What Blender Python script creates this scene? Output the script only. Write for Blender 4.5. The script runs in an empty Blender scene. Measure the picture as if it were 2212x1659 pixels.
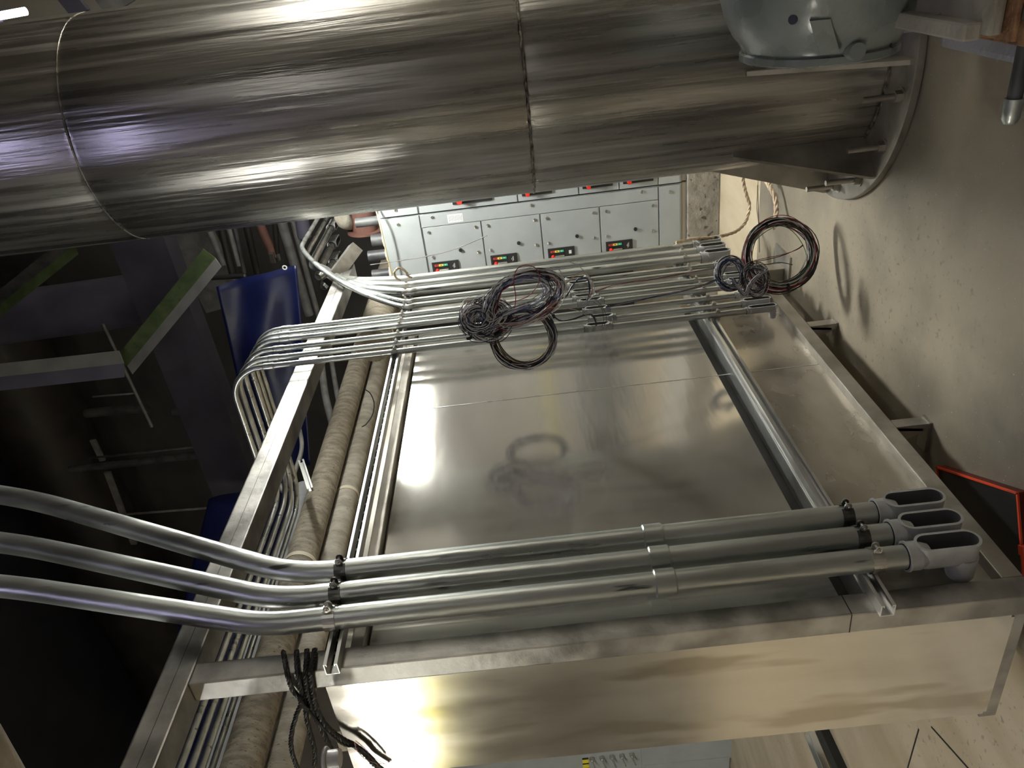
import bpy, bmesh, math, random
from mathutils import Vector, Matrix
C = bpy.context.scene.collection
V = Vector
PI = math.pi
# ------------------------------------------------------------ camera
F, CX, CY = 1661.0, 1106.0, 829.5
def cv(px, py): return V((px - CX, -(py - CY), -F))
CAM = V((0, 0, 1.5))
_D = cv(1040, -124).normalized(); _U = _D.cross(cv(1149, 829.5)).normalized()
if _U.x > 0: _U = -_U
_X = _D.cross(_U)
ROT = Matrix((_X, _D, _U))            # world = ROT @ camera
cam_data = bpy.data.cameras.new('camera'); cam = bpy.data.objects.new('camera', cam_data); C.objects.link(cam)
cam.matrix_world = Matrix.Translation(CAM) @ ROT.to_4x4()
cam_data.sensor_fit = 'HORIZONTAL'; cam_data.sensor_width = 36; cam_data.lens = 36 * F / 2212
cam_data.clip_start = 0.05; cam_data.clip_end = 100
bpy.context.scene.camera = cam
def AX(px, py, x): r = ROT @ cv(px, py); return CAM + r * (x / r.x)
def AY(px, py, y): r = ROT @ cv(px, py); return CAM + r * (y / r.y)
def AZ(px, py, z): r = ROT @ cv(px, py); return CAM + r * ((z - 1.5) / r.z)
# ------------------------------------------------------------ world, exposure
sc = bpy.context.scene
w = bpy.data.worlds.new('world'); sc.world = w; w.use_nodes = True
w.node_tree.nodes['Background'].inputs[0].default_value = (0.72, 0.75, 0.9, 1)
w.node_tree.nodes['Background'].inputs[1].default_value = 0.02
vs = sc.view_settings
vs.view_transform = 'Standard'; vs.look = 'None'; vs.gamma = 1; vs.use_curve_mapping = False; vs.exposure = 0.2
# lamps of the hall and an added fill for the right wall: (centre, half length, direction, power, colour, tilt)
LAMPS = [
 ((-0.86, 4.72, 3.05), 0.32, 'x', 125, (.98, 1, .93), 'short fluorescent lamp hung behind the steel tank'),
 ((0.55, 6.3, 2.80), 1.5, 'y', 76, (.98, 1, .95), 'long fluorescent lamp run past the right side of the tank'),
 ((1.6, -0.6, 3.3), 1.0, 'y', 9, (1, .99, .93), 'fluorescent lamp over the aisle right of the camera'),
 ((5.1, 5.2, 3.3), 1.8, 'y', 130, (1, .97, .87), 'added fill lamp brightening the far right wall'),  # added to brighten the wall that the front panel reflects
 ((-6.2, -1.5, 3.17), 1.6, 'x', 105, (1, .99, .92), 'long fluorescent lamp behind and left of the enclosure end'),
 ((-3.7, 0.5, 3.6), 0.8, 'y', 48, (1, .99, .93), 'lamp high above the tan floor left of the enclosure'),
 ((-3.3, -2.4, 3.3), 0.5, 'x', 38, (1, .96, .84), 'warm fluorescent lamp behind the camera'),
 ((-.2, -1.6, 5.6), 0.5, 'x', 16, (.66, .62, 1.0), 'cool high bay lamp far up behind the camera'),
]
# ------------------------------------------------------------ materials
def mat(name, col=(.5,.5,.5), rough=.5, metal=0, emit=None, es=0, spec=None, coat=0):
    m = bpy.data.materials.new(name); m.use_nodes = True
    b = m.node_tree.nodes['Principled BSDF']
    b.inputs['Base Color'].default_value = (*col, 1); b.inputs['Roughness'].default_value = rough
    b.inputs['Metallic'].default_value = metal
    if spec is not None: b.inputs['Specular IOR Level'].default_value = spec
    if coat: b.inputs['Coat Weight'].default_value = coat; b.inputs['Coat Roughness'].default_value = .15
    if emit: b.inputs['Emission Color'].default_value = (*emit, 1); b.inputs['Emission Strength'].default_value = es
    return m
def nodes(m): return m.node_tree.nodes, m.node_tree.links, m.node_tree.nodes['Principled BSDF']
def noisy(name, c1, c2, rough=(.4,.6), metal=0, scale=4, stretch=(1,1,1), bump=0, bscale=None, detail=6, p=(.35,.65), spots=None, coat=0, bdist=.01):
    """two-tone noise surface in object space with optional bump and dark spots"""
    m = mat(name, c1, rough[0], metal, coat=coat); n, l, b = nodes(m)
    tc = n.new('ShaderNodeTexCoord'); mp = n.new('ShaderNodeMapping'); mp.inputs['Scale'].default_value = stretch
    l.new(tc.outputs['Object'], mp.inputs[0])
    t = n.new('ShaderNodeTexNoise'); t.inputs['Scale'].default_value = scale; t.inputs['Detail'].default_value = detail
    l.new(mp.outputs[0], t.inputs['Vector'])
    r = n.new('ShaderNodeValToRGB'); r.color_ramp.elements[0].position = p[0]; r.color_ramp.elements[1].position = p[1]
    r.color_ramp.elements[0].color = (*c1, 1); r.color_ramp.elements[1].color = (*c2, 1)
    l.new(t.outputs[0], r.inputs[0]); out = r.outputs[0]
    if spots:
        col, sscale, thr = spots
        t3 = n.new('ShaderNodeTexNoise'); t3.inputs['Scale'].default_value = sscale; t3.inputs['Detail'].default_value = 3
        l.new(mp.outputs[0], t3.inputs['Vector'])
        r3 = n.new('ShaderNodeValToRGB'); r3.color_ramp.elements[0].position = thr; r3.color_ramp.elements[1].position = thr + .06
        l.new(t3.outputs[0], r3.inputs[0])
        mx = n.new('ShaderNodeMix'); mx.data_type = 'RGBA'
        l.new(r3.outputs[0], mx.inputs[0]); l.new(out, mx.inputs[6]); mx.inputs[7].default_value = (*col, 1)
        out = mx.outputs[2]
    l.new(out, b.inputs['Base Color'])
    mr = n.new('ShaderNodeMapRange'); mr.inputs[3].default_value = rough[0]; mr.inputs[4].default_value = rough[1]
    mr.inputs[1].default_value = .3; mr.inputs[2].default_value = .7
    l.new(t.outputs[0], mr.inputs[0]); l.new(mr.outputs[0], b.inputs['Roughness'])
    if bump:
        t2 = n.new('ShaderNodeTexNoise'); t2.inputs['Scale'].default_value = bscale or scale * 4; t2.inputs['Detail'].default_value = 4
        l.new(mp.outputs[0], t2.inputs['Vector'])
        bp = n.new('ShaderNodeBump'); bp.inputs['Strength'].default_value = bump; bp.inputs['Distance'].default_value = bdist
        l.new(t2.outputs[0], bp.inputs['Height']); l.new(bp.outputs[0], b.inputs['Normal'])
    return m
M = {}
M['tank'] = noisy('tank_steel', (.27,.26,.245), (.52,.505,.475), (.22,.36), .9, 3.0, (8,8,.35), .5, 3.4, 7, bdist=.010)
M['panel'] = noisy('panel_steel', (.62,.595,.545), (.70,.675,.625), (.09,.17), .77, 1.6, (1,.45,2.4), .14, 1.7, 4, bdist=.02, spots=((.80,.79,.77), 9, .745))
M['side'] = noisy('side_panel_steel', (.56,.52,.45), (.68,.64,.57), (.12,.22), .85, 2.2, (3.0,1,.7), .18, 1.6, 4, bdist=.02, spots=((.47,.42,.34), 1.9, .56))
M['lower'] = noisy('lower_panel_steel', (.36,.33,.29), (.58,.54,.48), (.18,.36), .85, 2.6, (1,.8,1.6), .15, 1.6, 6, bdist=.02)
M['frame'] = noisy('frame_steel', (.25,.24,.225), (.50,.485,.455), (.34,.50), .9, 7, (1,1,1), .12, 40)
M['frame2'] = noisy('ring_steel', (.30,.28,.24), (.5,.47,.42), (.35,.55), .85, 7, (1,1,1), .15, 40)
M['seam'] = mat('seam_dark', (.03,.028,.025), .6, .3)
M['weld'] = noisy('weld_bead', (.04,.035,.03), (.42,.39,.33), (.35,.5), .9, 40, (1,1,3), .6, 90)
M['galv'] = noisy('galvanised_conduit', (.40,.42,.405), (.60,.625,.60), (.26,.42), .85, 10, (1,1,.15), .12, 60, spots=((.13,.135,.13), 24, .655))
M['galv2'] = noisy('galvanised_tube', (.46,.48,.465), (.68,.70,.68), (.25,.38), .86, 14, (1,1,.15), .08, 60, spots=((.15,.15,.15), 28, .66))
M['strut'] = noisy('strut_steel', (.62,.62,.61), (.76,.76,.74), (.26,.36), .88, 6, (1,.3,1))
M['cast'] = noisy('grey_cast_body', (.42,.42,.42), (.50,.50,.50), (.38,.5), .25, 20, (1,1,1), .12, 120)
M['castin'] = mat('cast_inside', (.10,.10,.10), .7, .1)
M['oldcast'] = noisy('dull_cast_body', (.26,.26,.25), (.46,.46,.44), (.45,.6), .5, 30, (1,1,1), .4, 120)
M['clamp'] = noisy('clamp_steel', (.07,.068,.065), (.18,.175,.165), (.3,.45), .9, 20)
M['clampb'] = noisy('bright_clamp_steel', (.50,.49,.47), (.7,.69,.66), (.25,.4), .9, 20)
M['bolt'] = mat('bolt_steel', (.62,.60,.56), .3, 1)
M['black'] = mat('black_plastic', (.012,.012,.013), .4)
M['dark'] = mat('dark_recess', (.004,.004,.004), .8)
M['mcc'] = noisy('cabinet_grey_paint', (.33,.355,.36), (.37,.395,.40), (.38,.48), 0, 6, (1,1,1), spots=((.30,.31,.31), 42, .72))
M['gap'] = mat('door_gap', (.02,.02,.02), .8)
M['red'] = mat('red_knob', (.75,.035,.025), .35)
M['lred'] = mat('label_red', (.42,.04,.03), .5)
M['lyel'] = mat('label_yellow', (.85,.62,.10), .5)
M['lgrn'] = mat('label_green', (.03,.42,.26), .5)
M['white'] = mat('white_label', (.75,.75,.72), .5)
M['yellow'] = mat('yellow_paint', (.75,.68,.04), .5)
M['beige'] = mat('beige_base', (.62,.56,.44), .6)
M['rustline'] = mat('rust_edge', (.28,.13,.05), .8)
M['concrete'] = noisy('rough_concrete', (.20,.185,.16), (.34,.31,.27), (.8,.95), 0, 7, (1,1,1), .9, 16, bdist=.02, spots=((.07,.06,.05), 22, .64))
M['insul'] = noisy('pipe_jacket', (.17,.145,.11), (.34,.295,.23), (.7,.85), 0, 11, (1,3,1), .5, 40, bdist=.004, spots=((.08,.06,.04), 60, .62))
M['insul2'] = noisy('pipe_jacket_pale', (.27,.24,.195), (.42,.385,.325), (.65,.85), 0, 9, (1,2.5,1), .6, 36, bdist=.005, spots=((.11,.09,.07), 48, .66))
M['jgrey'] = noisy('grey_jacket', (.30,.30,.31), (.42,.42,.43), (.5,.6), 0, 6)
M['oxide'] = noisy('red_oxide', (.10,.045,.034), (.15,.068,.052), (.6,.8), 0, 8)
M['tarp'] = noisy('blue_tarp', (.003,.006,.042), (.006,.011,.07), (.30,.42), 0, 3, (1,1,1), .18, 5, bdist=.03, spots=((.04,.045,.11), 11, .74))
M['green'] = noisy('green_paint', (.055,.085,.030), (.10,.14,.055), (.6,.75), 0, 8, spots=((.05,.07,.03), 14, .66))
M['pale'] = noisy('pale_paint', (.20,.20,.205), (.27,.27,.27), (.6,.75), 0, 5, spots=((.22,.09,.05), 5, .74))
M['lav'] = noisy('grey_lavender_paint', (.085,.082,.12), (.12,.115,.16), (.38,.5), 0, 3)
M['lavd'] = noisy('grey_beam_paint', (.045,.043,.062), (.065,.062,.085), (.5,.65), 0, 3)
M['dpipe'] = noisy('dark_pipe', (.010,.009,.009), (.024,.019,.017), (.4,.6), 0, 4)
M['dmet'] = noisy('dark_metal', (.05,.05,.055), (.11,.11,.11), (.45,.6), .3, 8)
M['mpipe'] = noisy('grey_pipe_old', (.13,.125,.12), (.22,.21,.20), (.5,.65), .2, 10)
M['pump'] = noisy('grey_green_enamel', (.17,.19,.18), (.24,.26,.245), (.22,.42), 0, 5, (1,1,1), .25, 22, coat=.5, spots=((.09,.10,.095), 7, .72))
M['plinth'] = noisy('wet_lavender_paint', (.24,.23,.27), (.31,.30,.34), (.25,.4), 0, 6, (1,1,1), .5, 40, coat=.4)
M['cblock'] = noisy('grimy_cream_paint', (.26,.24,.20), (.42,.39,.33), (.35,.6), 0, 6, (1,1,1), .7, 22, coat=.3, spots=((.10,.07,.045), 12, .66))
M['rust'] = noisy('rusty_edge', (.14,.06,.025), (.36,.20,.10), (.6,.8), 0, 18, (1,1,1), .8, 40)
M['orange'] = mat('orange_red_paint', (.72,.07,.025), .4)
M['rope'] = noisy('rope_fibre', (.48,.36,.24), (.66,.54,.40), (.8,.9), 0, 60)
M['cable'] = noisy('black_braid', (.008,.008,.008), (.014,.012,.011), (.4,.6), 0, 30, spots=((.42,.12,.04), 75, .66))
M['tub'] = mat('lamp_housing', (.5,.5,.5), .5)
for nme, c in dict(wwhite=(.68,.67,.66), wblack=(.010,.010,.012), wblue=(.022,.030,.10), wred=(.30,.02,.025), wgreen=(.03,.14,.06),
                   wpink=(.50,.33,.31), wbrown=(.10,.055,.04), wyellow=(.62,.52,.30), wlblue=(.25,.29,.48), wpurple=(.045,.028,.055)).items():
    M[nme] = mat(nme + '_insulation', c, .38)
def floor_mat():
    m = mat('floor_concrete', (.3,.28,.25), .45); n, l, b = nodes(m)
    tc = n.new('ShaderNodeTexCoord')
    def noise(s, d=6, sc_=(1,1,1)):
        mp = n.new('ShaderNodeMapping'); mp.inputs['Scale'].default_value = sc_; l.new(tc.outputs['Object'], mp.inputs[0])
        t = n.new('ShaderNodeTexNoise'); t.inputs['Scale'].default_value = s; t.inputs['Detail'].default_value = d; l.new(mp.outputs[0], t.inputs['Vector']); return t
    def ramp(src, a, ca, bb, cb):
        r = n.new('ShaderNodeValToRGB'); r.color_ramp.elements[0].position = a; r.color_ramp.elements[0].color = (*ca, 1)
        r.color_ramp.elements[1].position = bb; r.color_ramp.elements[1].color = (*cb, 1); l.new(src, r.inputs[0]); return r
    def mix(f, a, bb):
        x = n.new('ShaderNodeMix'); x.data_type = 'RGBA'; l.new(f, x.inputs[0])
        if isinstance(a, tuple): x.inputs[6].default_value = (*a, 1)
        else: l.new(a, x.inputs[6])
        if isinstance(bb, tuple): x.inputs[7].default_value = (*bb, 1)
        else: l.new(bb, x.inputs[7])
        return x.outputs[2]
    base = ramp(noise(1.1, 9).outputs[0], .36, (.13,.112,.09), .60, (.37,.315,.235)).outputs[0]
    tan = ramp(noise(5, 6, (1,.3,1)).outputs[0], .35, (.46,.375,.25), .62, (.60,.51,.37)).outputs[0]
    sp = n.new('ShaderNodeSeparateXYZ'); l.new(tc.outputs['Object'], sp.inputs[0])
    g = n.new('ShaderNodeMath'); g.operation = 'GREATER_THAN'; g.inputs[1].default_value = 4.55; l.new(sp.outputs[1], g.inputs[0])
    g2 = n.new('ShaderNodeMath'); g2.operation = 'LESS_THAN'; g2.inputs[1].default_value = -2.2; l.new(sp.outputs[0], g2.inputs[0])
    g3 = n.new('ShaderNodeMath'); g3.operation = 'MAXIMUM'; l.new(g.outputs[0], g3.inputs[0]); l.new(g2.outputs[0], g3.inputs[1])
    c1 = mix(g3.outputs[0], base, tan)
    fine = ramp(noise(34, 4).outputs[0], .60, (0,0,0), .70, (1,1,1)).outputs[0]
    zone = ramp(noise(.9, 2).outputs[0], .47, (0,0,0), .60, (.55,.55,.55)).outputs[0]
    mu = n.new('ShaderNodeMath'); mu.operation = 'MULTIPLY'; l.new(fine, mu.inputs[0]); l.new(zone, mu.inputs[1])
    c2 = mix(mu.outputs[0], c1, (.11,.10,.085))
    sp2 = ramp(noise(120, 2).outputs[0], .715, (0,0,0), .73, (1,1,1)).outputs[0]
    c3 = mix(sp2, c2, (.55,.54,.52))
    l.new(c3, b.inputs['Base Color'])
    mr = n.new('ShaderNodeMapRange'); mr.inputs[3].default_value = .32; mr.inputs[4].default_value = .6; l.new(noise(2.5).outputs[0], mr.inputs[0]); l.new(mr.outputs[0], b.inputs['Roughness'])
    bp = n.new('ShaderNodeBump'); bp.inputs['Strength'].default_value = .25; bp.inputs['Distance'].default_value = .006
    l.new(noise(26, 5).outputs[0], bp.inputs['Height']); l.new(bp.outputs[0], b.inputs['Normal'])
    return m
M['floor'] = floor_mat()
M['wallw'] = noisy('warm_wall', (.33,.31,.265), (.42,.395,.34), (.7,.85), 0, 1.5)
M['wallb'] = noisy('back_wall', (.30,.28,.25), (.38,.36,.32), (.7,.85), 0, 1.5)
M['wallt'] = noisy('tan_wall', (.40,.34,.25), (.50,.44,.33), (.7,.85), 0, 1.5)
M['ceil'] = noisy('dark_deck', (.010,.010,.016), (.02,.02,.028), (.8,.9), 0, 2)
# ------------------------------------------------------------ mesh building
class MB:
    def __init__(s): s.bm = bmesh.new(); s.mats = []
    def mi(s, m):
        if m not in s.mats: s.mats.append(m)
        return s.mats.index(m)
    def box(s, a, b, m, R=None, o=None, bev=0):
        a, b = V(a), V(b); vs_ = []
        for x in (a.x, b.x):
            for y in (a.y, b.y):
                for z in (a.z, b.z):
                    p = V((x, y, z))
                    if R is not None: p = R @ p
                    if o is not None: p = p + V(o)
                    vs_.append(s.bm.verts.new(p))
        i = s.mi(m); fs = []
        for q in ((0,1,3,2),(4,6,7,5),(0,4,5,1),(2,3,7,6),(0,2,6,4),(1,5,7,3)):
            f = s.bm.faces.new([vs_[k] for k in q]); f.material_index = i; fs.append(f)
        if bev:
            es = list({e for f in fs for e in f.edges})
            bmesh.ops.bevel(s.bm, geom=es, offset=bev, segments=2, affect='EDGES', profile=.6)
        return s
    def poly(s, pts, m, smooth=False):
        f = s.bm.faces.new([s.bm.verts.new(V(p)) for p in pts]); f.material_index = s.mi(m); f.smooth = smooth; return s
    def prism(s, pts, d, m):
        """closed outline pts extruded by vector d"""
        d = V(d); A = [s.bm.verts.new(V(p)) for p in pts]; B = [s.bm.verts.new(V(p) + d) for p in pts]; i = s.mi(m)
        fs = [s.bm.faces.new(A), s.bm.faces.new(B[::-1])]
        for k in range(len(A)):
            j = (k + 1) % len(A); fs.append(s.bm.faces.new((A[j], A[k], B[k], B[j])))
        for f in fs: f.material_index = i
        return s
    def loft(s, rings, m, cap=(True, True), smooth=True, close=False):
        i = s.mi(m); R = [[s.bm.verts.new(V(p)) for p in r] for r in rings]
        n = len(R[0]); pairs = list(zip(R, R[1:]))
        if close: pairs.append((R[-1], R[0]))
        for a, b in pairs:
            for k in range(n):
                j = (k + 1) % n; f = s.bm.faces.new((a[k], a[j], b[j], b[k])); f.smooth = smooth; f.material_index = i
        if not close:
            if cap[0]: f = s.bm.faces.new(R[0][::-1]); f.material_index = i
            if cap[1]: f = s.bm.faces.new(R[-1]); f.material_index = i
        return s
    def sweep(s, pts, r, m, seg=12, cap=(True, True), close=False, rad=None, phase=None):
        pts = [V(p) for p in pts]; n = len(pts); T = []
        for k in range(n):
            a = pts[(k - 1) % n] if (close or k > 0) else pts[k]; b = pts[(k + 1) % n] if (close or k < n - 1) else pts[k]
            t = (b - a); T.append(t.normalized() if t.length > 1e-9 else V((0, 0, 1)))
        up = V((0, 0, 1)) if abs(T[0].z) < .9 else V((0, 1, 0))
        nrm = (up - T[0] * up.dot(T[0])).normalized(); rings = []
        for k in range(n):
            nrm = nrm - T[k] * nrm.dot(T[k]); nrm.normalize(); bi = T[k].cross(nrm)
            rr = rad[k] if rad else r
            rings.append([pts[k] + (nrm * math.cos(2*PI*j/seg) + bi * math.sin(2*PI*j/seg)) * rr for j in range(seg)])
        return s.loft(rings, m, cap, True, close)
    def cyl(s, a, b, r, m, seg=24, r2=None, smooth=True):
        a, b = V(a), V(b); t = (b - a).normalized(); up = V((0, 0, 1)) if abs(t.z) < .9 else V((1, 0, 0))
        u = (up - t * up.dot(t)).normalized(); v_ = t.cross(u); r2 = r if r2 is None else r2
        mk = lambda c, q: [c + (u * math.cos(2*PI*j/seg) + v_ * math.sin(2*PI*j/seg)) * q for j in range(seg)]
        return s.loft([mk(a, r), mk(b, r2)], m, smooth=smooth)
    def lathe(s, prof, o, axis, m, seg=48, a0=0, a1=2*PI):
        """prof: (radius, height) pairs about a vector axis from o"""
        t = V(axis).normalized(); up = V((0, 0, 1)) if abs(t.z) < .9 else V((1, 0, 0))
        u = (up - t * up.dot(t)).normalized(); v_ = t.cross(u); o = V(o)
        rings = [[o + t * h + (u * math.cos(2*PI*j/seg) + v_ * math.sin(2*PI*j/seg)) * max(r, 1e-4) for j in range(seg)] for r, h in prof]
        return s.loft(rings, m)
    def build(s, name, parent=None, sharp=40):
        bmesh.ops.recalc_face_normals(s.bm, faces=s.bm.faces)
        for e in s.bm.edges:
            if len(e.link_faces) == 2 and e.calc_face_angle(0) > math.radians(sharp): e.smooth = False
        me = bpy.data.meshes.new(name); s.bm.to_mesh(me); s.bm.free()
        for m in s.mats: me.materials.append(m)
        o = bpy.data.objects.new(name, me); C.objects.link(o)
        if parent: link(o, parent)
        return o
def link(o, parent):
    o.parent = parent
    if parent.type == 'EMPTY': o.matrix_parent_inverse = Matrix.Translation(-parent.location)
def tag(o, label, cat, group=None, kind=None):
    if label: o['label'] = label
    if cat: o['category'] = cat
    if group: o['group'] = group
    if kind: o['kind'] = kind
    return o
def thing(name, loc, label, cat, group=None):
    o = bpy.data.objects.new(name, None); C.objects.link(o); o.location = V(loc); o.empty_display_size = .1
    return tag(o, label, cat, group)
def struct(name, mb): o = mb.build(name); o['kind'] = 'structure'; return o
def fillet(pts, r, n=8):
    """polyline with rounded corners; r number or list per inner corner"""
    pts = [V(p) for p in pts]; out = [pts[0]]
    for k in range(1, len(pts) - 1):
        rr = r[k-1] if isinstance(r, (list, tuple)) else r
        a, p, b = pts[k-1], pts[k], pts[k+1]; d1 = (a - p).normalized(); d2 = (b - p).normalized()
        ang = d1.angle(d2)
        if ang > PI - .01: out.append(p); continue
        L = min(rr / math.tan(ang / 2), (a - p).length * .49, (b - p).length * .49); rr2 = L * math.tan(ang / 2)
        c = p + (d1 + d2).normalized() * (rr2 / math.sin(ang / 2)); s0 = p + d1 * L - c; s1 = p + d2 * L - c
        tot = s0.angle(s1); ax = s0.cross(s1).normalized()
        for i in range(n + 1): out.append(c + Matrix.Rotation(tot * i / n, 3, ax) @ s0)
    out.append(pts[-1]); return out
def smooth(pts, n=6):
    """Catmull-Rom through points"""
    pts = [V(p) for p in pts]; P = [pts[0] * 2 - pts[1]] + pts + [pts[-1] * 2 - pts[-2]]; out = []
    for k in range(1, len(P) - 2):
        for i in range(n):
            t = i / n; a, b, c, d = P[k-1], P[k], P[k+1], P[k+2]
            out.append(.5 * ((2*b) + (c - a) * t + (2*a - 5*b + 4*c - d) * t*t + (3*b - a - 3*c + d) * t**3))
    out.append(pts[-1]); return out
rnd = random.Random(7)

# ============================================================ SETTING
struct('floor', MB().box((-11, -4, -.1), (6, 9.6, 0), M['floor']))
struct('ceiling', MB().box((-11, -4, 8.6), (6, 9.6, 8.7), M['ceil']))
M['walld'] = noisy('shaded_back_wall', (.035,.033,.034), (.06,.056,.055), (.8,.9), 0, 1.5)  # dark tone painted in so this half of the back wall looks unlit
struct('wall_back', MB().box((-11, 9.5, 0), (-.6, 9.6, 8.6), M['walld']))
struct('wall_back_right', MB().box((-.6, 9.5, 0), (6, 9.6, 8.6), M['wallb']))
struct('wall_left', MB().box((-11.1, -4, 0), (-11, 9.5, 8.6), M['wallb']))
wr = MB().box((6, -4, 0), (6.1, 9.5, 8.6), M['wallw']); struct('wall_right', wr)
tag(MB().box((-10.5, -1.96, 2.80), (-2.6, -1.90, 2.92), M['yellow'], bev=.004).build('crane_rail'), 'yellow overhead rail behind the camera left', 'rail')
tag(MB().cyl((.25, 9.38, 1.30), (5.9, 9.38, 1.30), .035, M['yellow'], 16).build('yellow_pipe'), 'yellow pipe along the back wall beyond the tank', 'pipe')
tag(MB().box((.25, 9.3, .32), (5.9, 9.5, .78), M['dmet'], bev=.02).build('reflected_dark_band'), 'dark trough added out of view for its reflection in the panel', 'filler')  # unseen, added to put a dark band into the panel reflection
tag(MB().box((5.80, -3.5, 2.05), (6.0, 7.8, 2.20), M['wallt'], bev=.01).build('reflected_tan_band'), 'long tan band added along the right wall for the panel reflection', 'duct')  # added out of view as a tan stripe for the panel to mirror
tag(MB().box((5.86, -3.5, 1.15), (6.0, 7.8, 1.22), M['pale'], bev=.01).build('reflected_pale_band'), 'pale band added along the right wall for the panel reflection', 'rail')  # added out of view as a pale stripe for the panel to mirror
struct('wall_front', MB().box((-11, -4.1, 0), (6, -4, 8.6), M['wallw']))

def make_lamp(c, h, d, p, col, lab):
    t = thing('fluorescent_lamp', c, lab, 'lamp')
    c = V(c); a = V((h, 0, 0)) if d == 'x' else V((0, h, 0)); s = V((0, .09, 0)) if d == 'x' else V((.09, 0, 0))
    e = a + s; hb = MB()
    hb.prism([c - a - s + V((0,0,.0)), c - a + s, c - a + s*.5 + V((0,0,.09)), c - a - s*.5 + V((0,0,.09))], a * 2, M['tub'])
    hb.build('housing', t)
    em = mat('lamp_tube_glow', (1,1,1), .4, 0, col, p / (2 * h * .4) )
    for k in (-.5, .5):
        MB().cyl(c - a*.97 + s*k + V((0,0,-.02)), c + a*.97 + s*k + V((0,0,-.02)), .019, em, 12).build('tube', t)
    for q in (-.8, .8): MB().cyl(c + a*q + V((0,0,.085)), c + a*q + V((0,0,8.6 - c.z)), .006, M['dmet'], 8).build('hanging_rod', t)
for L in LAMPS: make_lamp(*L)

# ============================================================ STEEL TANK
TC = V((-.53, 3.51, 0)); TR = .468
def build_tank():
    t = thing('tank', TC, 'tall vertical brushed stainless steel tank bolted to the concrete floor', 'tank')
    rr = random.Random(3)
    mb = MB(); rings = []; N = 96; top = 6.6
    zs = [.03, .3, .8, 1.2, 1.37, 1.385, 1.405, 1.42, 1.8, 2.3, 2.8, 3.12, 3.14, 3.16, 3.9, 4.6, top]
    dent = [(rr.uniform(0, 2*PI), rr.uniform(-.0035, .0035), rr.randint(2, 9)) for _ in range(9)]
    for z in zs:
        g = 0
        if abs(z - 1.395) < .015 or abs(z - 3.14) < .005: g = -.004
        ring = []
        for j in range(N):
            a = 2*PI*j/N; r = TR + g
            for ph, am, fr in dent: r += am * .45 * math.sin(fr*a + ph + z * .35)
            ring.append(TC + V((math.cos(a)*r, math.sin(a)*r, z)))
        rings.append(ring)
    mb.loft(rings, M['tank']); mb.build('shell', t, 80)
    w1 = MB(); path = [TC + V((math.cos(2*PI*j/160)*(TR+.0005), math.sin(2*PI*j/160)*(TR+.0005), 1.395 + .0016*math.sin(j*1.7))) for j in range(160)]
    w1.sweep(path, .0055, M['weld'], 8, close=True); w1.build('girth_weld', t)
    w3 = MB(); path = [TC + V((math.cos(2*PI*j/160)*(TR-.003), math.sin(2*PI*j/160)*(TR-.003), 3.14)) for j in range(160)]
    w3.sweep(path, .004, M['tank'], 8, close=True); w3.build('girth_weld', t)
    w2 = MB(); path = [TC + V((math.cos(2*PI*j/120)*(TR+.004), math.sin(2*PI*j/120)*(TR+.004), .034)) for j in range(120)]
    w2.sweep(path, .007, M['weld'], 6, close=True); w2.build('base_weld', t)
    # base ring plate
    rb = MB(); prof = [(TR-.02, .0), (.655, .0), (.660, .003), (.660, .029), (.656, .032), (TR-.02, .032), (TR-.02, .0)]
    rb.lathe(prof, TC, (0,0,1), M['frame2'], 96); rb.build('base_ring', t)
    for k in range(8):
        a = math.radians(-90 + 45*k); d = V((math.cos(a), math.sin(a), 0)); n = V((-d.y, d.x, 0))
        p = [TC + d*(TR-.006) + V((0,0,.03)), TC + d*.652 + V((0,0,.03)), TC + d*.652 + V((0,0,.05)), TC + d*(TR+.02) + V((0,0,.575)), TC + d*(TR-.006) + V((0,0,.575))]
        g = MB(); g.prism([q - n*.0085 for q in p], n*.017, M['frame2']); g.build('gusset_plate', t)
    for k in range(8):
        for dd in (-12, 12):
            a = math.radians(-90 + 45*k + dd); p = TC + V((math.cos(a)*.60, math.sin(a)*.60, 0))
            b = MB(); b.cyl(p + V((0,0,.03)), p + V((0,0,.175)), .0115, M['frame2'], 16)
            b.cyl(p + V((0,0,.032)), p + V((0,0,.037)), .030, M['frame2'], 20); b.cyl(p + V((0,0,.037)), p + V((0,0,.060)), .0215, M['frame2'], 6, smooth=False)
            b.build('anchor_bolt', t)
build_tank()

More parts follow.
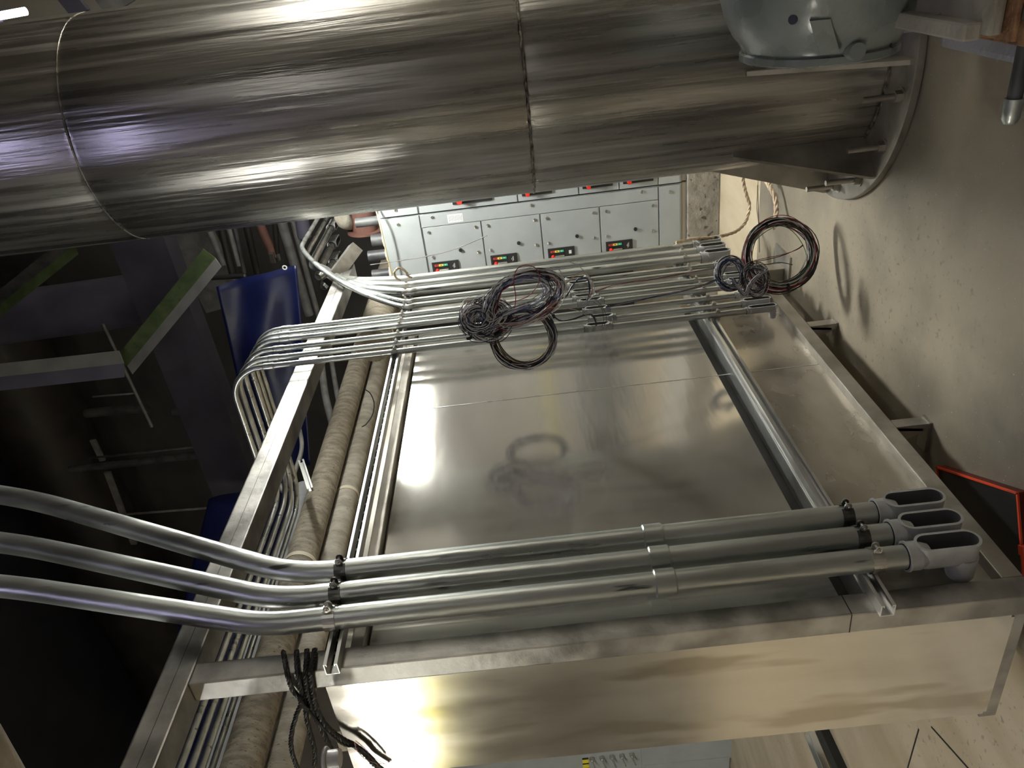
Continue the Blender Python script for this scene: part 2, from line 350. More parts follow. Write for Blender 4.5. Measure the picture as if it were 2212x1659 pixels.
# ============================================================ FRAME AND ENCLOSURE
XF = -1.77; Y0 = 1.545
def build_frame():
    t = thing('support_frame', (XF, Y0, 0), 'welded stainless tube frame with an overhead beam carrying the enclosure', 'frame')
    MB().box((-1.872, -.9, 2.60), (-1.77, 4.95, 2.70), M['frame'], bev=.006).build('beam', t)
    s = MB()
    s.box((-1.7700, -.9, 2.649), (-1.7694, 4.95, 2.651), M['clamp']); s.build('beam_seam', t)
    MB().box((-1.846, Y0, .135), (XF, 1.621, 2.60), M['frame'], bev=.005).build('post', t)
    MB().box((-1.846, 4.03, .012), (XF, 4.106, 2.14), M['frame2'], bev=.005).build('post', t)
    MB().box((-1.90, 3.96, .0), (-1.68, 4.20, .012), M['frame2']).build('foot_plate', t)
    g = MB()
    g.box((XF-.001, Y0+.002, .664), (XF+.0008, 1.619, .667), M['seam']); g.box((-1.844, Y0-.0008, .664), (XF-.002, Y0+.001, .667), M['seam'])
    g.build('post_joint', t)
    MB().box((-1.846, 1.621, .135), (XF, 4.03, .198), M['frame2'], bev=.004).build('bottom_rail', t)
    MB().box((-1.862, 1.621, .540), (XF, 3.79, .600), M['strut'], bev=.003).build('middle_rail', t)
    MB().box((-1.840, 1.621, 2.092), (XF-.006, 3.79, 2.132), M['frame2'], bev=.004).build('top_rail', t)
    MB().box((-2.33, Y0+.02, .135), (-1.846, Y0+.08, .19), M['frame'], bev=.004).build('bottom_rail', t)
    for y in (2.44, 3.33):
        q = MB(); q.box((-1.99, y-.03, .0), (-1.93, y+.03, .135), M['frame'], bev=.004) if False else None
        q = MB(); q.prism([(-1.775, y-.025, .134), (-1.775, y+.025, .134), (-1.79, y+.025, .03), (-1.79, y-.025, .03)], (-.012, 0, 0), M['frame2'])
        q.box((-1.90, y-.03, .0), (-1.765, y+.03, .012), M['frame2']); q.prism([(-1.77, y-.025, .134), (-1.77, y-.025, .012), (-1.80, y-.025, .012), (-1.85, y-.025, .134)], (0, .05, 0), M['frame2'])
        q.build('foot', t)
build_frame()
def build_enclosure():
    t = thing('enclosure', (-2.05, 2.7, .14), 'large flat polished stainless steel enclosure behind the conduits', 'enclosure')
    XP = -1.812
    def sheet(y0, y1, z0, z1, m, nm):
        mb = MB(); ny, nz = 28, 24; g = []
        for i in range(ny+1):
            row = []
            for k in range(nz+1):
                y = y0 + (y1-y0)*i/ny; z = z0 + (z1-z0)*k/nz
                e = math.sin(PI*i/ny) * math.sin(PI*k/nz)
                row.append(mb.bm.verts.new((XP + .0035*e*math.sin(2.3*y+1.1*z) + .002*e*math.sin(5.1*z - 1.7*y), y, z)))
            g.append(row)
        ii = mb.mi(m)
        for i in range(ny):
            for k in range(nz):
                f = mb.bm.faces.new((g[i][k], g[i+1][k], g[i+1][k+1], g[i][k+1])); f.smooth = True; f.material_index = ii
        mb.box((XP-.02, y0, z0), (XP-.012, y1, z1), m)
        mb.build(nm, t)
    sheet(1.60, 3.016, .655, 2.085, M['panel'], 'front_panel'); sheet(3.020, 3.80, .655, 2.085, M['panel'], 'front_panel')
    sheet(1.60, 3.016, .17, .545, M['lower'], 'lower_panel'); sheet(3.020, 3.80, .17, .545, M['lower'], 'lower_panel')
    r_ = MB(); r_.box((XP-.055, 1.60, .598), (XP-.050, 3.80, .662), M['seam']); r_.build('shade_strip', t)  # dark strip painting in the reflection and shade above the lower strut
    s = MB(); s.box((XP-.004, 3.0145, .2), (XP+.001, 3.0185, 2.085), M['strut']); s.build('panel_seam', t)
    # side sheet
    mb = MB(); n = 26; g = []; x0, x1 = -1.848, -2.296
    for i in range(n+1):
        row = []
        for k in range(n+1):
            x = x0 + (x1-x0)*i/n; z = .19 + (2.212-.19)*k/n; e = max(0, math.sin(PI*i/n))**.6 * max(0, math.sin(PI*k/n))**.6
            row.append(mb.bm.verts.new((x, Y0+.008 + .004*e*math.sin(2.6*z+4*x), z)))
        g.append(row)
    ii = mb.mi(M['side'])
    for i in range(n):
        for k in range(n):
            f = mb.bm.faces.new((g[i][k], g[i+1][k], g[i+1][k+1], g[i][k+1])); f.smooth = True; f.material_index = ii
    mb.build('side_panel', t)
    b = MB(); b.box((-2.296, Y0+.014, .175), (XP-.056, 3.85, 2.212), M['side']); b.build('housing', t)
    lb = MB(); p = AY(720, 1585, Y0); q = AY(750, 1625, Y0); lb.box((p.x, Y0+.006, p.z), (q.x, Y0+.0045, q.z), M['beige']); lb.build('faded_label', t)
build_enclosure()

def strut(name, a, L, axis, opening, m, label, group=None, slots_or_shade=False, w=.041, h=.041, parts=None):
    """C channel with inturned lips: a = start centre of the back, axis along, opening = facing of the open side"""
    ax = V(axis).normalized(); op = V(opening).normalized(); sd = ax.cross(op); t_ = .0028; a = V(a)
    out = [(-w/2, 0), (w/2, 0), (w/2, h), (w/2-.010, h), (w/2-.010, h-.008), (w/2-.010+t_, h-.008), (w/2-.010+t_, h-t_), (w/2-t_, h-t_), (w/2-t_, t_),
           (-w/2+t_, t_), (-w/2+t_, h-t_), (-w/2+.010-t_, h-t_), (-w/2+.010-t_, h-.008), (-w/2+.010, h-.008), (-w/2+.010, h), (-w/2, h)]
    mb = MB(); mb.prism([a + sd*u + op*v_ for u, v_ in out], ax*L, m)
    if slots_or_shade:
        k = .03
        while k < L - .05:
            c = a + ax*k + op*(t_+.0006); mb.prism([c + sd*-.009, c + sd*.009, c + sd*.009 + ax*.038, c - sd*.009 + ax*.038], op*.0004, M['dark']); k += .05
    o = mb.build(name); tag(o, label, 'strut channel', group); return o
XB = XF + .001; XS = XB + .041      # strut back / front planes
strut('strut_channel', (XB, 1.525, 2.165), 2.95, (0,1,0), (1,0,0), M['strut'], 'upper steel strut channel crossing the enclosure near its top', slots_or_shade=True)
strut('strut_channel', (XB, 1.525, .575), 2.95, (0,1,0), (1,0,0), M['strut'], 'lower bright steel strut channel crossing the enclosure above its base', slots_or_shade=True)  # its slots are dark patches added to paint the shaded channel interior

# ============================================================ CONDUITS
def clamp(parent, c, r, m, along=(0,0,1), front=(1,0,0), back=None):
    """strut strap round a conduit centred at c"""
    c = V(c); al = V(along).normalized(); fr = V(front).normalized(); sd = al.cross(fr); mb = MB(); hw = .013 if r < .02 else .018; R1 = r + .0006; R2 = r + .0032
    n = 22; a0 = math.radians(14); ri = []
    for k in range(n+1):
        a = a0 + (2*PI - 2*a0) * k / n; d = fr*math.cos(a) + sd*math.sin(a)
        ri.append([c + d*R1 - al*hw, c + d*R2 - al*hw, c + d*R2 + al*hw, c + d*R1 + al*hw])
    mb.loft(ri, m, smooth=False)
    e = max(.011, r*.52)
    for sg in (-1, 1):
        o = c + fr*(r*.97) + sd*(sg*r*.24)
        pr = []
        for q in range(9):
            aa = PI*q/8; pr.append(o + fr*(e*.7 + e*.62*math.sin(aa)) + al*(e*.62*math.cos(aa)))
        pr = [o + al*(e*.62)] + pr + [o - al*(e*.62)]
        mb.prism(pr, sd*(sg*.003), m)
    b = c + fr*(r + e*.70)
    mb.cyl(b - sd*(r*.24+e*.75), b + sd*(r*.24+.006), max(.003, e*.20), M['bolt'], 10)
    mb.cyl(b + sd*(r*.24+.003), b + sd*(r*.24+.003+e*.28), e*.42, M['bolt'], 6, smooth=False)
    mb.cyl(b - sd*(r*.24+.003+e*.3), b - sd*(r*.24+.003), e*.40, M['bolt'], 12)
    mb.cyl(b - sd*(r*.24+.005), b - sd*(r*.24+.003), e*.62, M['bolt'], 16)
    if back is not None:
        for sg in (-1, 1):
            mb.box((-.002, -hw*.8, 0), (.002, hw*.8, 1), m) if False else None
            o = c + sd*(sg*.008); L = abs(back)
            mb.prism([o - fr*(r-.002) - al*hw*.8, o - fr*(r-.002) + al*hw*.8, o - fr*(r+L) + al*hw*.8, o - fr*(r+L) - al*hw*.8], sd*(sg*.003), m)
    return mb.build('clamp', parent)
def stad(c, al, sd, hl, hw, n=10):
    """stadium outline, straight along al"""
    o = []
    for k in range(n+1):
        a = -PI/2 + PI*k/n; o.append(c + al*(hl-hw) + al*(math.cos(a)*hw) + sd*(math.sin(a)*hw))
    for k in range(n+1):
        a = PI/2 + PI*k/n; o.append(c - al*(hl-hw) + al*(math.cos(a)*hw) + sd*(math.sin(a)*hw))
    return o
def conduit_body(parent, c, r, L, al, op, m, ends=(True, False), rear=False, name='conduit_body', rl=.055):
    """cast fitting with an oval open mouth. c centre on the conduit axis, al points towards the entering conduit, op is the mouth side"""
    c = V(c); al = V(al).normalized(); op = V(op).normalized(); sd = al.cross(op); W = r*1.04; mb = MB(); hl = L/2
    lip = r*1.30
    # outer wall from the round back to the flat mouth, then the cavity
    layers = [(-r*1.05, hl*.90, W*.55), (-r*.85, hl*.96, W*.82), (-r*.3, hl, W), (lip-.004, hl, W), (lip-.003, hl+.002, W+.002), (lip, hl+.002, W+.002), (lip, hl-.006*(r/.036), W-.007*(r/.036)), (-r*.7, hl-.008, W*.72)]
    rings = [stad(c + op*d, al, sd, a, b) for d, a, b in layers]
    mb.loft(rings[:7], m, cap=(True, False), smooth=True); mb.loft(rings[6:], M['castin'], cap=(False, True), smooth=True)
    for k, s_ in enumerate((1, -1)):
        if ends[k]:
            p = c + al*(s_*(hl - r*.3)); q = c + al*(s_*(hl + r*.62)); e = c + al*(s_*(hl + r*.75))
            mb.cyl(p, q, r*1.22, m, 28, r*1.20); mb.cyl(q, e, r*1.30, m, 28)
            e2 = e + al*(s_*.002); mb.cyl(e, e2, r*1.08, M['dark'], 24)
            # sloping shoulder between neck and body
            mb.cyl(c + al*(s_*(hl - r*1.15)), p, r*.9, m, 24, r*1.20)
    if rear:
        p = c - al*(hl - W); mb.cyl(p - op*(r*.4), p - op*(r*.9+rl), r*1.16, m, 28, r*1.10); mb.cyl(p - op*(r*.9+rl), p - op*(r*.9+rl+.008), r*1.02, m, 28)
    return mb.build(name, parent, 35)
def coupling(parent, a, b, r, m):
    a, b = V(a), V(b); d = (b-a).normalized(); mb = MB(); mb.cyl(a, b, r*1.17, m, 24)
    mb.cyl(a - d*.004, a, r*1.08, m, 24, r*1.17); mb.cyl(b, b + d*.004, r*1.17, m, 24, r*1.08); return mb.build('coupling', parent, 60)

# --- three big conduits close to the camera
RN = .0355; XN = XS + RN - .004
nears = [  # lower clamp, upper clamp, coupling, two points of the sloping upper run
 ((1828, 1118), (740, 1228), (1410, 1160), [(60, 1076), (-130, 1052)]),
 ((1858, 1160), (728, 1283), (1424, 1208), [(60, 1179), (-130, 1156)]),
 ((1889, 1208), (715, 1336), (1436, 1258), [(60, 1272), (-130, 1253)])]
KN = (2.33, 2.36, 2.38)     # heights where they start to lean
labs = ['big galvanised conduit farthest right of the three nearest the camera, dark clamps',
        'middle one of the three big galvanised conduits nearest the camera',
        'big galvanised conduit nearest the frame post, with bright clamps and pale end fitting']
for i, (lo, hi, cp, up) in enumerate(nears):
    y = (AX(*lo, XN).y + AX(*hi, XN).y) / 2
    t = thing('conduit', (XN, y, .5), labs[i], 'conduit', 'big conduits nearest the camera')
    u1 = AX(*up[0], XN + .10); u2 = AX(*up[1], XN + .15)
    path = fillet([V((XN, y, .44)), V((XN, y, 1.3)), V((XN, y, KN[i])), u1, u2], [.5, .7, 1.6], 12)
    MB().sweep(path, RN, M['galv'], 28).build('pipe', t)
    m = M['clampb'] if i == 2 else M['clamp']
    for px in (lo, hi): clamp(t, (XN, y, AX(*px, XN).z), RN, m, back=.012)
    zc = AX(*cp, XN).z; coupling(t, (XN, y, zc-.028), (XN, y, zc+.028), RN, M['galv'])
    conduit_body(t, (XN, y, .347), RN, .186, (0,0,1), (1,0,0), M['cast'], (True, False), True, 'end_fitting')

# --- eleven conduits by the tank
px_hi = [(879.5,596.6),(877,610),(874.6,625),(876,645),(873,657),(868.6,675),(866,689),(863,698),(860,717),(856,737),(852,754)]
px_lo = [(1463,524),(1472,536.5),(1480,549),(1488,574),(1493,584),(1504,601),(1511,610.5),(1519.5,621),(1529,640),(1541,657),(1550,673)]
names11 = ['pale big conduit closest to the grey cabinet, first of the row by the tank',
 'pale big conduit second from the grey cabinet in the row by the tank', 'pale big conduit third from the grey cabinet, beside the thin ones',
 'thin conduit right beside the third big pale one, bending over at the top', 'thin conduit, last one that sweeps back over toward the wall at its top',
 'thin conduit, farthest from the camera of the six that rise straight past the beam', 'thin straight conduit, second farthest of the six rising past the beam',
 'thin straight conduit with a mid fitting, third farthest of the six rising past the beam', 'thin straight conduit, third nearest of the six rising past the beam',
 'thin straight conduit, second nearest of the six rising past the beam', 'thin straight conduit nearest the camera in the row by the tank']
RB = .0265; RS = .0152
ys = []
bodpx = {4:(1272,607), 5:(1280,621), 6:(1285,642), 7:(1283,648), 8:(1295,660), 9:(1302,674), 10:(1308,689), 11:(1304,708)}
bodz = {4:1.185, 5:1.175, 6:1.165, 7:1.16, 8:1.14, 9:1.125, 10:1.11, 11:1.14}
fanx = {5:-1.655, 4:-1.74, 3:-1.84, 2:-1.95, 1:-2.06}
cpx = {6:619.7, 7:613, 8:610, 9:599, 10:590, 11:579}
for i in range(11):
    k = i + 1; r = RB if k <= 3 else RS; x = XS + r - .003
    ylo = AX(*px_lo[i], x + r); yhi = AX(*px_hi[i], x + r); y = ylo.y*.5 + yhi.y*.5; ys.append(y)
    t = thing('conduit', (x, y, .4), names11[i], 'conduit', 'row of conduits by the tank')
    m = M['galv2']
    zb = .43 if k <= 3 else .40
    if k <= 5:
        f_ = (5-k)/4; xe = fanx[k]; mixp = lambda p_, q_: (p_[0]*(1-f_)+q_[0]*f_, p_[1]*(1-f_)+q_[1]*f_)
        A_ = [((812,645),(806,607)), ((770,627),(766,606)), ((722,600),(738,600)), ((680,568),(716,592))]
        xs_ = [x, x*.85+xe*.15, x*.45+xe*.55, xe*.9+x*.1]
        mid = [AX(*mixp(*pq), xx) for pq, xx in zip(A_, xs_)]
        yb = 5.10 + .075*(5-k); yend = {1: 5.86, 2: 5.95, 3: 6.04}.get(k, 9.2)
        path = [V((x, y, zb)), V((x, y, 1.2)), V((x, y, 2.0))] + smooth([V((x, y, 2.1)), V((x, y, 2.17))] + mid + [V((xe, yb-.06, 2.945)), V((xe, yb+.10, 2.965)), V((xe, yb+.25, 2.965))], 6) + [V((xe, yend, 2.965))]
        MB().sweep(path, r, m, 18).build('pipe', t)
        if k <= 3: conduit_body(t, (xe, yend + .09, 2.965), r*1.05, .18, (0,-1,0), (0,-.05,-1), M['cast'], (True, False), False, 'end_fitting')
    else:
        q = k - 6; xt = -2.86 + q*.082; zt = 3.02
        path = fillet([V((x, y, zb)), V((x, y, zt)), V((xt, y, zt + .0)), V((xt, -1.5, zt))], [.17, .20], 9)
        MB().sweep(path, r, m, 16).build('pipe', t)
        zc = AX(cpx[k], 0.11*0 + 709 + (k-6)*17, x).z; coupling(t, (x, y, zc-.024), (x, y, zc+.024), r, m)
    for z in (ylo.z, yhi.z): clamp(t, (x, y, z), r, M['clampb'], back=.014)
    conduit_body(t, (x, y, zb - .075), r, .15 if k <= 3 else .135, (0,0,1), (1,0,0), M['cast'], (True, False), True, 'end_fitting', rl=.03)
    if k >= 4: conduit_body(t, (x+.004, y, bodz[k]), r*1.12, .115, (0,0,1), (1,0,0), M['oldcast'], (True, True), False, 'conduit_body')

# ============================================================ MOTOR CONTROL CABINETS (grey) ON THEIR PAD
YM = 5.45
def quad(mb, x0, x1, z0, z1, y, d, m, bev=0): mb.box((min(x0,x1), y - d, min(z0,z1)), (max(x0,x1), y, max(z0,z1)), m, bev=bev)
def mcc_switch(door, xl, zc, s, lab='lines'):
    """recessed switch plate: handle at its top end, colour strip beside it, name plate at its lower end"""
    mb = MB(); w_, h_ = .125*s, .30*s; y = YM - .018
    quad(mb, xl, xl+w_, zc-h_/2, zc+h_/2, y, .010, M['black'], .002)
    quad(mb, xl+.035*s, xl+w_-.018*s, zc-.045*s, zc+h_/2-.02*s, y-.010, .0008, M['dark'])
    for q, m in enumerate((M['lred'], M['lyel'], M['lgrn'])):
        quad(mb, xl+.075*s, xl+.100*s, zc+h_/2-(.028+.05*(q+1))*s, zc+h_/2-(.028+.05*q)*s, y-.0108, .001, m)
        quad(mb, xl+.083*s, xl+.092*s, zc+h_/2-(.028+.05*q+.032)*s, zc+h_/2-(.028+.05*q+.018)*s, y-.0118, .0005, M['black'] if q < 2 else M['white'])
    quad(mb, xl+.028*s, xl+.042*s, zc-.03*s, zc+.075*s, y-.010, .012, M['bolt'])
    mb.build('breaker_switch', door)
    kb = MB(); kb.cyl((xl+.030*s, y-.008, zc+.095*s), (xl+.030*s, y-.055, zc+.095*s), .021*s, M['red'], 20); kb.build('handle', door)
    lb = MB()
    if lab == 'lines':
        quad(lb, xl+.035*s, xl+.085*s, zc-.098*s, zc-.094*s, y-.010, .0008, M['white']); quad(lb, xl+.045*s, xl+.095*s, zc-.108*s, zc-.104*s, y-.010, .0008, M['white']); quad(lb, xl+.055*s, xl+.07*s, zc-.088*s, zc-.084*s, y-.010, .0008, M['white'])
    else: quad(lb, xl+.045*s, xl+.085*s, zc-.115*s, zc-.085*s, y-.010, .001, M['white'], .0004)
    lb.build('name_plate', door)
def screw(door, x, z, r=.012):
    mb = MB(); mb.lathe([(r, 0), (r, .004), (r*.8, .008), (.0005, .009)], (x, YM-.018, z), (0,-1,0), M['bolt'], 16)
    mb.box((x-r*.8, YM-.0285, z-.001), (x+r*.8, YM-.0265, z+.001), M['gap']); mb.build('screw', door)
def mcc(x0, x1, lab, left):
    """one cabinet section between x0 (left) and x1"""
    t = thing('control_cabinet', ((x0+x1)/2, YM+.25, .23), lab, 'electrical cabinet', 'grey cabinet row behind the tank')
    z0, z1 = .27, 2.46
    b = MB(); quad(b, x0, x1, z0, z1, YM+.50, .50, M['mcc'], .004); b.build('body', t)
    b = MB(); quad(b, x0+.002, x1-.002, .235, z0, YM+.49, .47, M['beige']); quad(b, x0+.002, x1-.002, z0-.006, z0, YM+.02, .004, M['rustline']); b.build('plinth', t)
    g = .004
    ww = .095
    wy = MB(); quad(wy, x1-ww, x1-g, .27+.175, 2.167, YM, .018, M['mcc'], .003); wdoor = wy.build('wireway_door', t)
    for z in (2.08, 1.36, .56): screw(wdoor, x1-.025, z)
    tp = MB(); quad(tp, x0+g, x1-g, 2.175, z1-.01, YM, .018, M['mcc'], .003); tdoor = tp.build('top_panel', t)
    screw(tdoor, x1-.05, 2.33); screw(tdoor, x0+.05, 2.33)
    bp_ = MB(); quad(bp_, x0+g, x1-g, .285, .437, YM, .018, M['mcc'], .003); bd = bp_.build('base_panel', t); screw(bd, x1-.05, .36)
    if left:
        lp = MB(); quad(lp, x1-ww+.012, x1-.022, 1.86, 2.06 - .09, YM-.018, .001, M['white'])
        for q in range(9): quad(lp, x1-ww+.02 + .004*(q%2), x1-.03, 1.868+q*.011, 1.870+q*.011, YM-.0191, .0004, M['gap'])
        lp.build('rating_plate', wdoor)
    zz = [2.167, 1.735, 1.303, .871, .441] if left else [2.167, 1.45, 1.01, .72, .441]
    zs_ = [2.04, 1.60, 1.172, .74] if left else [1.775, 1.31, .875, .585]
    for k in range(4):
        d = MB(); quad(d, x0+g, x1-ww-g, zz[k+1]+g, zz[k]-g, YM, .018, M['mcc'], .003); door = d.build('door', t)
        zc = (zz[k]+zz[k+1])/2; zt = zz[k]
        screw(door, x1-ww-.04, zt-.045); screw(door, x1-ww-.04, zz[k+1]+.045); screw(door, x0+.27, zt-.045)
        if zt - zz[k+1] > .4: screw(door, x0+.27, zz[k+1]+.05)
        mcc_switch(door, x0+(.145 if left else .04), zs_[k], .66 if left else (.95, .72, .72, .72)[k], 'plate' if (left and k == 2) else 'lines')
        bt = MB(); bt.cyl((x0+.30, YM-.016, zc-.04), (x0+.30, YM-.030, zc-.04), .013, M['black'], 20); bt.build('reset_button', door)
mcc(-2.235, -1.640, 'light grey cabinet section with four doors standing just right of the conduits', True)
mcc(-1.632, -1.037, 'light grey cabinet section mostly hidden behind the steel tank', False)
tag(MB().box((-2.6, YM-.03, 0), (.6, 6.3, .235), M['concrete'], bev=.01).build('equipment_pad'), 'rough dark concrete pad under the grey cabinets', 'concrete pad')
# vertical conduits dropping into the cabinet top
for i, (py, r, m, zt) in enumerate(((478,.035,'dmet',2.66),(520,.045,'dmet',2.57),(553,.040,'dmet',2.62),(595,.040,'dmet',2.62),(628,.034,'dmet',2.60))):
    p = AY(800, py, YM+.12); x = p.x
    t = thing('conduit_stub', (x, YM+.12, 2.46), ['grey conduit entering the cabinet top beside the red duct', 'short fat grey conduit entering the cabinet top', 'dark shiny conduit entering the cabinet top, middle of the row',
      'dark conduit entering the cabinet top, second from the left', 'dark conduit entering the cabinet top at its far left'][i], 'conduit', 'conduits entering the cabinet top')
    MB().cyl((x, YM+.12, 2.45), (x, YM+.12, zt), r, M[m], 20).build('pipe', t)
    MB().cyl((x, YM+.12, 2.455), (x, YM+.12, 2.485), r*1.3, M['beige'], 8, smooth=False).build('locknut', t)
yw = smooth([AY(812,452,5.4), AY(822,490,5.36), AY(838,560,5.36), AY(848,600,5.37), AY(852,640,5.38)], 6)
tag(MB().sweep(yw, .006, M['wyellow'], 8).build('yellow_wire'), 'single yellow wire hanging down the left edge of the grey cabinet', 'wire')
gw = smooth([AY(800,572,5.3), AY(850,565,5.25), AY(930,552,5.2), AY(985,537,5.15), AY(1052,509,5.1)], 6)
tag(MB().sweep(gw, .0035, M['mpipe'], 8).build('thin_wire'), 'stiff thin grey wire sticking out across the cabinet door', 'wire')

# ============================================================ WIRES
WM = ['wwhite','wblack','wblue','wred','wpink','wbrown','wpurple','wgreen']
def coil(name, label, ctr, rx, rz, n, cols, y, spread=.012, tilt=0, wr=.0013, group=None, ties=((.9,),), a0=0, a1=2*PI, seed=1, tie_r=None, turns=1):
    """a hank of single wires looped in a nearly vertical plane facing the camera"""
    rr = random.Random(seed); c = AY(ctr[0], ctr[1], y); t = thing(name, c, label, 'wire coil', group)
    U = V((.90, .42, 0)); W = V((0, 0, 1)); Nn = V((.42, -.90, 0))
    for i in range(n):
        m = M[cols[i % len(cols)]]; dr = max(-1.6*spread, min(1.6*spread, rr.gauss(0, spread))); dn = rr.uniform(-1.3, 1.3)*spread; ph = rr.uniform(0, 6.28); ex = rr.uniform(-.01, .01); ez = rr.uniform(-.01, .01)
        pts = []; N = 40; full = abs(a1-a0) > 6.2
        for k in range(N if full else N+1):
            a = a0 + (a1-a0)*k/N; k1 = 1 + (dr + spread*.6*math.sin(2*a+ph) + spread*.4*math.sin(3*a+ph*2))/max(rx, .01)
            pts.append(c + U*(math.cos(a+tilt)*rx*k1 + ex) + W*(math.sin(a+tilt)*rz*k1 + ez) + Nn*(dn + spread*.7*math.sin(2*a+ph*1.7)))
        MB().sweep(pts, wr*rr.uniform(.8, 1.2), m, 5, close=full).build('wire', t)
    for (a,) in ties:
        p = c + U*math.cos(a+tilt)*rx + W*math.sin(a+tilt)*rz; d = (U*-math.sin(a+tilt)*rx + W*math.cos(a+tilt)*rz).normalized(); R_ = tie_r or spread*1.9
        MB().cyl(p - d*.006, p + d*.006, R_, M['black'], 12).build('cable_tie', t)
    return t
def loose(name, label, strands, cat='wire bundle', wr=.0015, ties=(), group=None):
    """strands: (material, y depth, [(px,py) or (px,py,y)...])"""
    pts0 = strands[0][2][0]; t = thing(name, AY(pts0[0], pts0[1], strands[0][1]), label, cat, group)
    for m, y, pl in strands:
        P = [AY(p[0], p[1], p[2] if len(p) > 2 else y + 0) for p in pl]
        MB().sweep(smooth(P, 5), wr, M[m], 5).build('wire', t)
    for p, y, r in ties:
        c = AY(p[0], p[1], y); MB().cyl(c - V((.007,0,0)), c + V((.007,0,.004)), r, M['black'], 10).build('cable_tie', t)
    return t
YH = 3.04
# 1 big round black/brown hank hanging by the thin conduits
coil('wire_coil', 'round brown and black wire coil hanging lowest against the polished panel', (1131,730), .124, .128, 40, ['wbrown','wblack','wblack','wyellow','wbrown','wblack','wwhite'], YH-.03, .0085, ties=((.55,),(2.55,)), seed=4, tie_r=.014, wr=.0019)
coil('wire_coil', 'tangled ball of dark purple and white wires tied to the thin conduits', (1050,690), .070, .072, 46, ['wwhite','wpurple','wblack','wwhite','wblue','wbrown'], YH-.05, .020, ties=((3.6,),(5.4,)), seed=9, tie_r=.013, wr=.0017)
coil('wire_coil', 'small tight loop of blue and white wires at the upper end of the tangle', (1028,688), .043, .050, 26, ['wblue','wwhite','wblack','wwhite','wpurple'], YH-.09, .008, ties=((4.2,),), seed=12, tie_r=.012, wr=.0017)
def loop_set(name, label, base, n, cols, y, j, wr, seed, ties=()):
    rr = random.Random(seed); t = thing(name, AY(*base[0], y), label, 'wire coil')
    for i in range(n):
        sc_ = rr.uniform(.90, 1.04); cx_ = sum(p[0] for p in base)/len(base); cy_ = sum(p[1] for p in base)/len(base); ox, oy = rr.gauss(0, j), rr.gauss(0, j)
        P = [AY(cx_ + (p[0]-cx_)*sc_ + ox + rr.gauss(0, j*.6), cy_ + (p[1]-cy_)*sc_ + oy + rr.gauss(0, j*.6), y + rr.gauss(0, .012)) for p in base]
        Q = smooth(P + P[:3], 5)[5:-10]; MB().sweep(Q[:len(P)*5], wr, M[cols[i % len(cols)]], 5, close=True).build('wire', t)
    for p, r in ties:
        c = AY(p[0], p[1], y-.01); MB().cyl(c - V((.007,0,.003)), c + V((.007,0,.003)), r, M['black'], 10).build('cable_tie', t)
loop_set('wire_coil', 'wide loose loop of red, white and blue wires arching over the thin conduits', [(1056,668),(1068,634),(1096,608),(1132,594),(1170,588),(1202,597),(1213,620),(1200,652),(1174,678),(1140,694),(1105,704),(1072,706)], 26,
  ['wwhite','wblue','wwhite','wred','wblack','wwhite','wlblue','wpurple','wwhite','wpink'], YH-.07, 4.2, .0021, 22, ties=(((1183,600), .010), ((1078,715), .016)))
loop_set('wire_coil', 'sparse outer loop of white and blue wires around the arching coil', [(1040,690),(1050,650),(1080,615),(1120,600),(1165,598),(1190,625),(1160,655),(1120,668),(1085,682),(1060,700)], 16,
  ['wwhite','wblue','wwhite','wlblue','wpurple'], YH-.09, 5.5, .0018, 41)
R2 = random.Random(5)
st = []
def jit(pl, a): return [(p[0]+R2.uniform(-a, a), p[1]+R2.uniform(-a, a)) + tuple(p[2:]) for p in pl]
for i in range(12): st.append((['wwhite','wblack','wred','wpurple','wblue'][i%5], YH-.08, jit([(1062,722),(1085,704),(1110,690),(1140,684),(1170,670),(1196,640)], 5)))
for i in range(8): st.append((['wpink','wwhite','wred','wyellow'][i%4], YH-.10, jit([(1075,700),(1105,700),(1135,696),(1165,680),(1185,664),(1205,650)], 3)))
st.append(('wred', YH-.12, [(1112,665),(1114,640),(1110,605),(1118,580),(1140,573),(1160,583),(1164,610),(1140,640),(1100,655)]))
st.append(('wwhite', YH-.12, [(1062,640),(1085,610),(1120,587),(1170,570),(1210,562),(1250,575),(1280,610),(1283,635),(1270,650)]))
st.append(('wpink', YH-.12, [(1002,690),(998,665),(1010,650),(1022,662)]))
loose('wire_bundle', 'slack bundle of mixed wires joining the coils in front of the thin conduits', st, wr=.0019, ties=(((1076,722), YH-.09, .016), ((1014,728), YH-.09, .014), ((1182,600), YH-.09, .008)))
st = []
for i in range(7): st.append((['wblue','wblack','wwhite','wlblue','wblue'][i%5], YH-.02, jit([(1170,668),(1205,648),(1222,641),(1235,620),(1250,603),(1268,601),(1274,620),(1272,640),(1268,652)], 2)))
st.append(('wpink', YH-.02, [(1190,650),(1212,622),(1235,600),(1258,587),(1275,600),(1279,622),(1274,645)])); st.append(('wyellow', YH-.02, [(1186,654),(1205,630),(1230,606),(1256,590),(1272,602),(1281,628),(1276,644)]))
loose('wire_bundle', 'blue and pink wires looping into the fittings halfway up the thin conduits', st)
st = []
for i in range(6): st.append((['wblack','wblue','wpink','wblack'][i%4], YH-.12, jit([(1180,668),(1197,684),(1212,693),(1238,690),(1262,682),(1278,680),(1286,692),(1288,703)], 1.5)))
st.append(('wyellow', YH-.12, [(1185,665),(1215,665),(1245,670),(1262,678),(1275,684)]))
loose('wire_bundle', 'dark blue wires with a yellow one entering the nearest mid fittings', st, ties=(((1197,683), YH-.12, .007),))
st = [('wblack', YH-.1, [(1270,640),(1290,650),(1306,672),(1310,690),(1305,703)]), ('wblack', YH-.1, [(1282,652),(1298,664),(1304,690),(1300,705)])]
